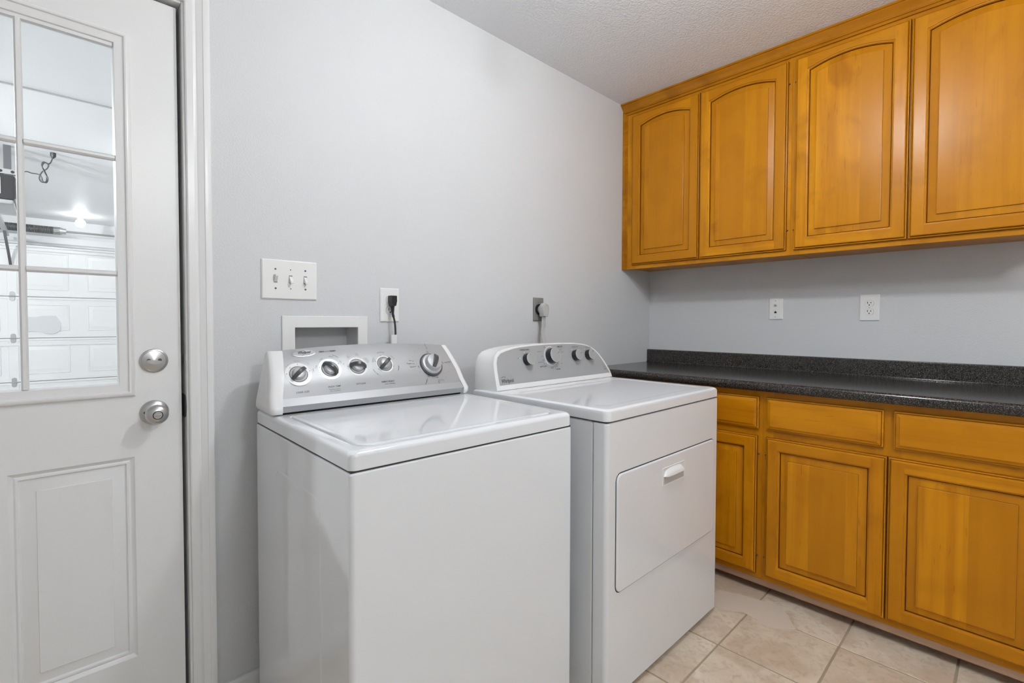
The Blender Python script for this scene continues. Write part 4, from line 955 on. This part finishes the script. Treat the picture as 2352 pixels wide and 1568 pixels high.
fr_ = right(0.0)
ol = thing('wall_outlet', 'white duplex outlet above the counter with two empty sockets', 'outlet', (0, -1.1382, 1.211))
obj('plate', plate_bm(fr_, 1.1000, 1.1765, 1.1500, 1.2715), PLATE, ol)
receptacle(ol, fr_, 1.1378, 1.2300); receptacle(ol, fr_, 1.1378, 1.1915)
bm = bmesh.new(); lathe(bm, [(0.0022, 0.0055), (0.0022, 0.0068)], frame_of(fr_, 1.1378, 1.2107), 10); obj('screw', bm, GRYM, ol)
jk = thing('cable_jack_plate', 'narrow white cable and phone jack plate above the counter', 'jack plate', (0, -0.7395, 1.212))
obj('plate', plate_bm(fr_, 0.7063, 0.7730, 1.1565, 1.2665), PLATE, jk)
bm = bmesh.new(); lathe(bm, [(0.0062, 0.005), (0.0062, 0.008), (0.0046, 0.0085), (0.0046, 0.015), (0.003, 0.015), (0.003, 0.012)], frame_of(fr_, 0.7372, 1.2305), 6); tag(obj('coax_connector', bm, GRYM, jk), 'threaded metal coax connector')
bm = bmesh.new(); prism(bm, [(-0.0058, -0.0055), (0.0058, -0.0055), (0.0058, 0.002), (0.003, 0.002), (0.003, 0.0055), (-0.003, 0.0055), (-0.003, 0.002), (-0.0058, 0.002)], lambda a, b, h: fr_(0.7374 + a, 1.1950 + b, h), 0.0055, 0.0066); tag(obj('phone_jack', bm, HOLE, jk), 'dark phone jack opening')
for b in (1.2530, 1.1700):
    bm = bmesh.new(); lathe(bm, [(0.0027, 0.0055), (0.0027, 0.0068)], frame_of(fr_, 0.7372, b), 10); obj('screw', bm, GRYM, jk)
# recessed washer box
wb = thing('washer_outlet_box', 'white recessed washer hookup box in the wall behind the washer', 'outlet box', (-2.068, 0, 1.06))
bm = bmesh.new(); ox0, ox1, oz0, oz1 = -2.2155, -1.9230, 0.925, 1.1590
rc = lambda d, h, a0=ox0, a1=ox1, b0=oz0, b1=oz1: [f0(a, b, h) for a, b in ((a0 + d, b0 + d), (a1 - d, b0 + d), (a1 - d, b1 - d), (a0 + d, b1 - d))]
loops(bm, [rc(0, 0.0005), rc(0, 0.004), rc(0.002, 0.006), [f0(a, b, 0.006) for a, b in ((BX0, BZ0), (BX1, BZ0), (BX1, BZ1), (BX0, BZ1))], [f0(a, b, 0.0) for a, b in ((BX0 + 0.001, BZ0 + 0.001), (BX1 - 0.001, BZ0 + 0.001), (BX1 - 0.001, BZ1 - 0.001), (BX0 + 0.001, BZ1 - 0.001))]], False, False); obj('flange', bm, PLATE, wb)
bm = bmesh.new(); loops(bm, [[f0(a, b, h) for a, b in ((BX0 + 0.001, BZ0 + 0.001), (BX1 - 0.001, BZ0 + 0.001), (BX1 - 0.001, BZ1 - 0.001), (BX0 + 0.001, BZ1 - 0.001))] for h in (0.0, -0.085)], False, True); obj('recess', bm, BOXG, wb)
# black plug and cord
WMI = (Matrix.Translation((-2.309, -0.052, 0)) @ Matrix.Rotation(math.radians(-1.43), 4, 'Z')).inverted()
def WPart(name, bm, m, parent):
    for v in bm.verts: v.co = WMI @ v.co
    return obj(name, bm, m, parent, local=True)
fp_ = lambda a, b, h: Vector((-1.8335 + a * 0.8, -0.008 - h * 0.8, 1.2205 + b))
bm = bmesh.new(); hexp = [(-0.013, 0.016), (0.013, 0.016), (0.0135, -0.006), (0.0085, -0.022), (-0.0085, -0.022), (-0.0135, -0.006)]
loops(bm, [[fp_(a * k, b * k2, h) for a, b in hexp] for h, k, k2 in ((0.0, 0.86, 0.94), (0.010, 1.0, 1.0), (0.036, 1.0, 1.0), (0.040, 0.9, 0.92))])
for k in range(5): z = 1.2200 - 0.024 - 0.0042 * k; lathe(bm, [(0.0082 - 0.0005 * k, 0), (0.0082 - 0.0005 * k, 0.0026)], (Vector((-1.8335, -0.024, z)), Vector((1, 0, 0)), Vector((0, 1, 0)), Vector((0, 0, 1))), 12)
lathe(bm, [(0.0058, 0), (0.006, 0.024)], (Vector((-1.8335, -0.024, 1.175)), Vector((1, 0, 0)), Vector((0, 1, 0)), Vector((0, 0, 1))), 10)
plug_bm = bm
bm = bmesh.new(); tube(bm, smooth([(-1.8335, -0.024, 1.195), (-1.8330, -0.025, 1.170), (-1.8290, -0.029, 1.146), (-1.8270, -0.031, 1.125), (-1.8275, -0.034, 1.090), (-1.831, -0.038, 1.04), (-1.84, -0.042, 0.96)], 5), [0.0048] * 8 + [0.0036] * 23, 8)
pc = tag(WPart('power_cord', bm, BLACK, wm), 'black power cord rising from behind the console')
WPart('plug', plug_bm, BLACK, pc)
bm = bmesh.new()
loops(bm, [[(x, y, z) for x, y in rrect(-1.8475, -1.8225, -0.0405, -0.0275, 0.005, 3)] for z in (1.093, 1.02)]); tag(WPart('cord_tag', bm, WPLA, pc), 'white paper tag wrapped round the cord')
# dryer outlet and cord
do = thing('dryer_outlet', 'grey heavy duty dryer outlet on the wall above the dryer', 'outlet', (-1.03, 0, 1.2025))
obj('plate', plate_bm(f0, -1.0640, -0.9950, 1.1460, 1.2590, 0.009), DRYO, do)
bm = bmesh.new(); lathe(bm, [(0.026, 0.008), (0.026, 0.014), (0.022, 0.015)], frame_of(f0, -1.030, 1.2020), 28); obj('receptacle', bm, BLACK, do)
bm = bmesh.new(); lathe(bm, [(0.003, 0.008), (0.003, 0.0115)], frame_of(f0, -1.033, 1.2375), 10); obj('screw', bm, GRYM, do)
bm = bmesh.new(); tube(bm, smooth([(-1.0265, -0.038, 1.172), (-1.0275, -0.037, 1.150), (-1.0305, -0.037, 1.120), (-1.038, -0.042, 1.085), (-1.045, -0.06, 1.04), (-1.06, -0.09, 0.96)], 5), 0.0040, 8)
dc = tag(obj('power_cord', bm, GRYP, dy), 'grey flat power cord rising behind the console')
fp2 = lambda a, b, h: Vector((-1.0265 + a * 1.06, -0.012 - h, 1.2010 + b * 1.12))
bm = bmesh.new(); lathe(bm, [(0.0185, 0.002), (0.0195, 0.006), (0.0195, 0.016)], (fp2(0, 0, 0), Vector((1, 0, 0)), Vector((0, 0, 1)), Vector((0, -1, 0))), 24); pb = obj('plug_base', bm, GRYP, dc)
bm = bmesh.new(); shp = []
for k in range(13): t = PI - PI * k / 12; shp.append((0.0215 * math.cos(t), 0.006 + 0.0215 * math.sin(t)))
shp += [(0.0205, -0.012), (0.0165, -0.030), (-0.0165, -0.030), (-0.0205, -0.012)]
loops(bm, [[fp2(a * k, b * k, h) for a, b in shp] for h, k in ((0.014, 0.94), (0.017, 1.0), (0.036, 1.0), (0.040, 0.93))]); obj('plug', bm, GRYP, dc)
bm = bmesh.new(); loops(bm, [[fp2(a * k, b * k, h) for a, b in shp] for h, k in ((0.0398, 0.78), (0.0412, 0.76), (0.0412, 0.70), (0.0400, 0.68))], False, False); obj('plug_emboss', bm, GRYP, dc)
for i in (0, 2):
    o_ = (i - 1) * 0.0078; bm = bmesh.new()
    tube(bm, smooth([(-1.0265 + o_, -0.038, 1.172), (-1.0275 + o_, -0.037, 1.150), (-1.0305 + o_ * 0.95, -0.037, 1.120), (-1.038 + o_ * 0.9, -0.042, 1.085), (-1.045 + o_ * 0.8, -0.06, 1.04), (-1.06 + o_, -0.09, 0.96)], 5), 0.0040, 8); obj('cord_strand', bm, GRYP, dc)
bm = bmesh.new(); loops(bm, [[(x, y, z) for x, y in rrect(-1.0410, -1.0150, -0.0425, -0.0320, 0.004, 3)] for z in (1.141, 1.115)]); tag(obj('cord_label', bm, GRYP, dc), 'small label band round the cord strands')
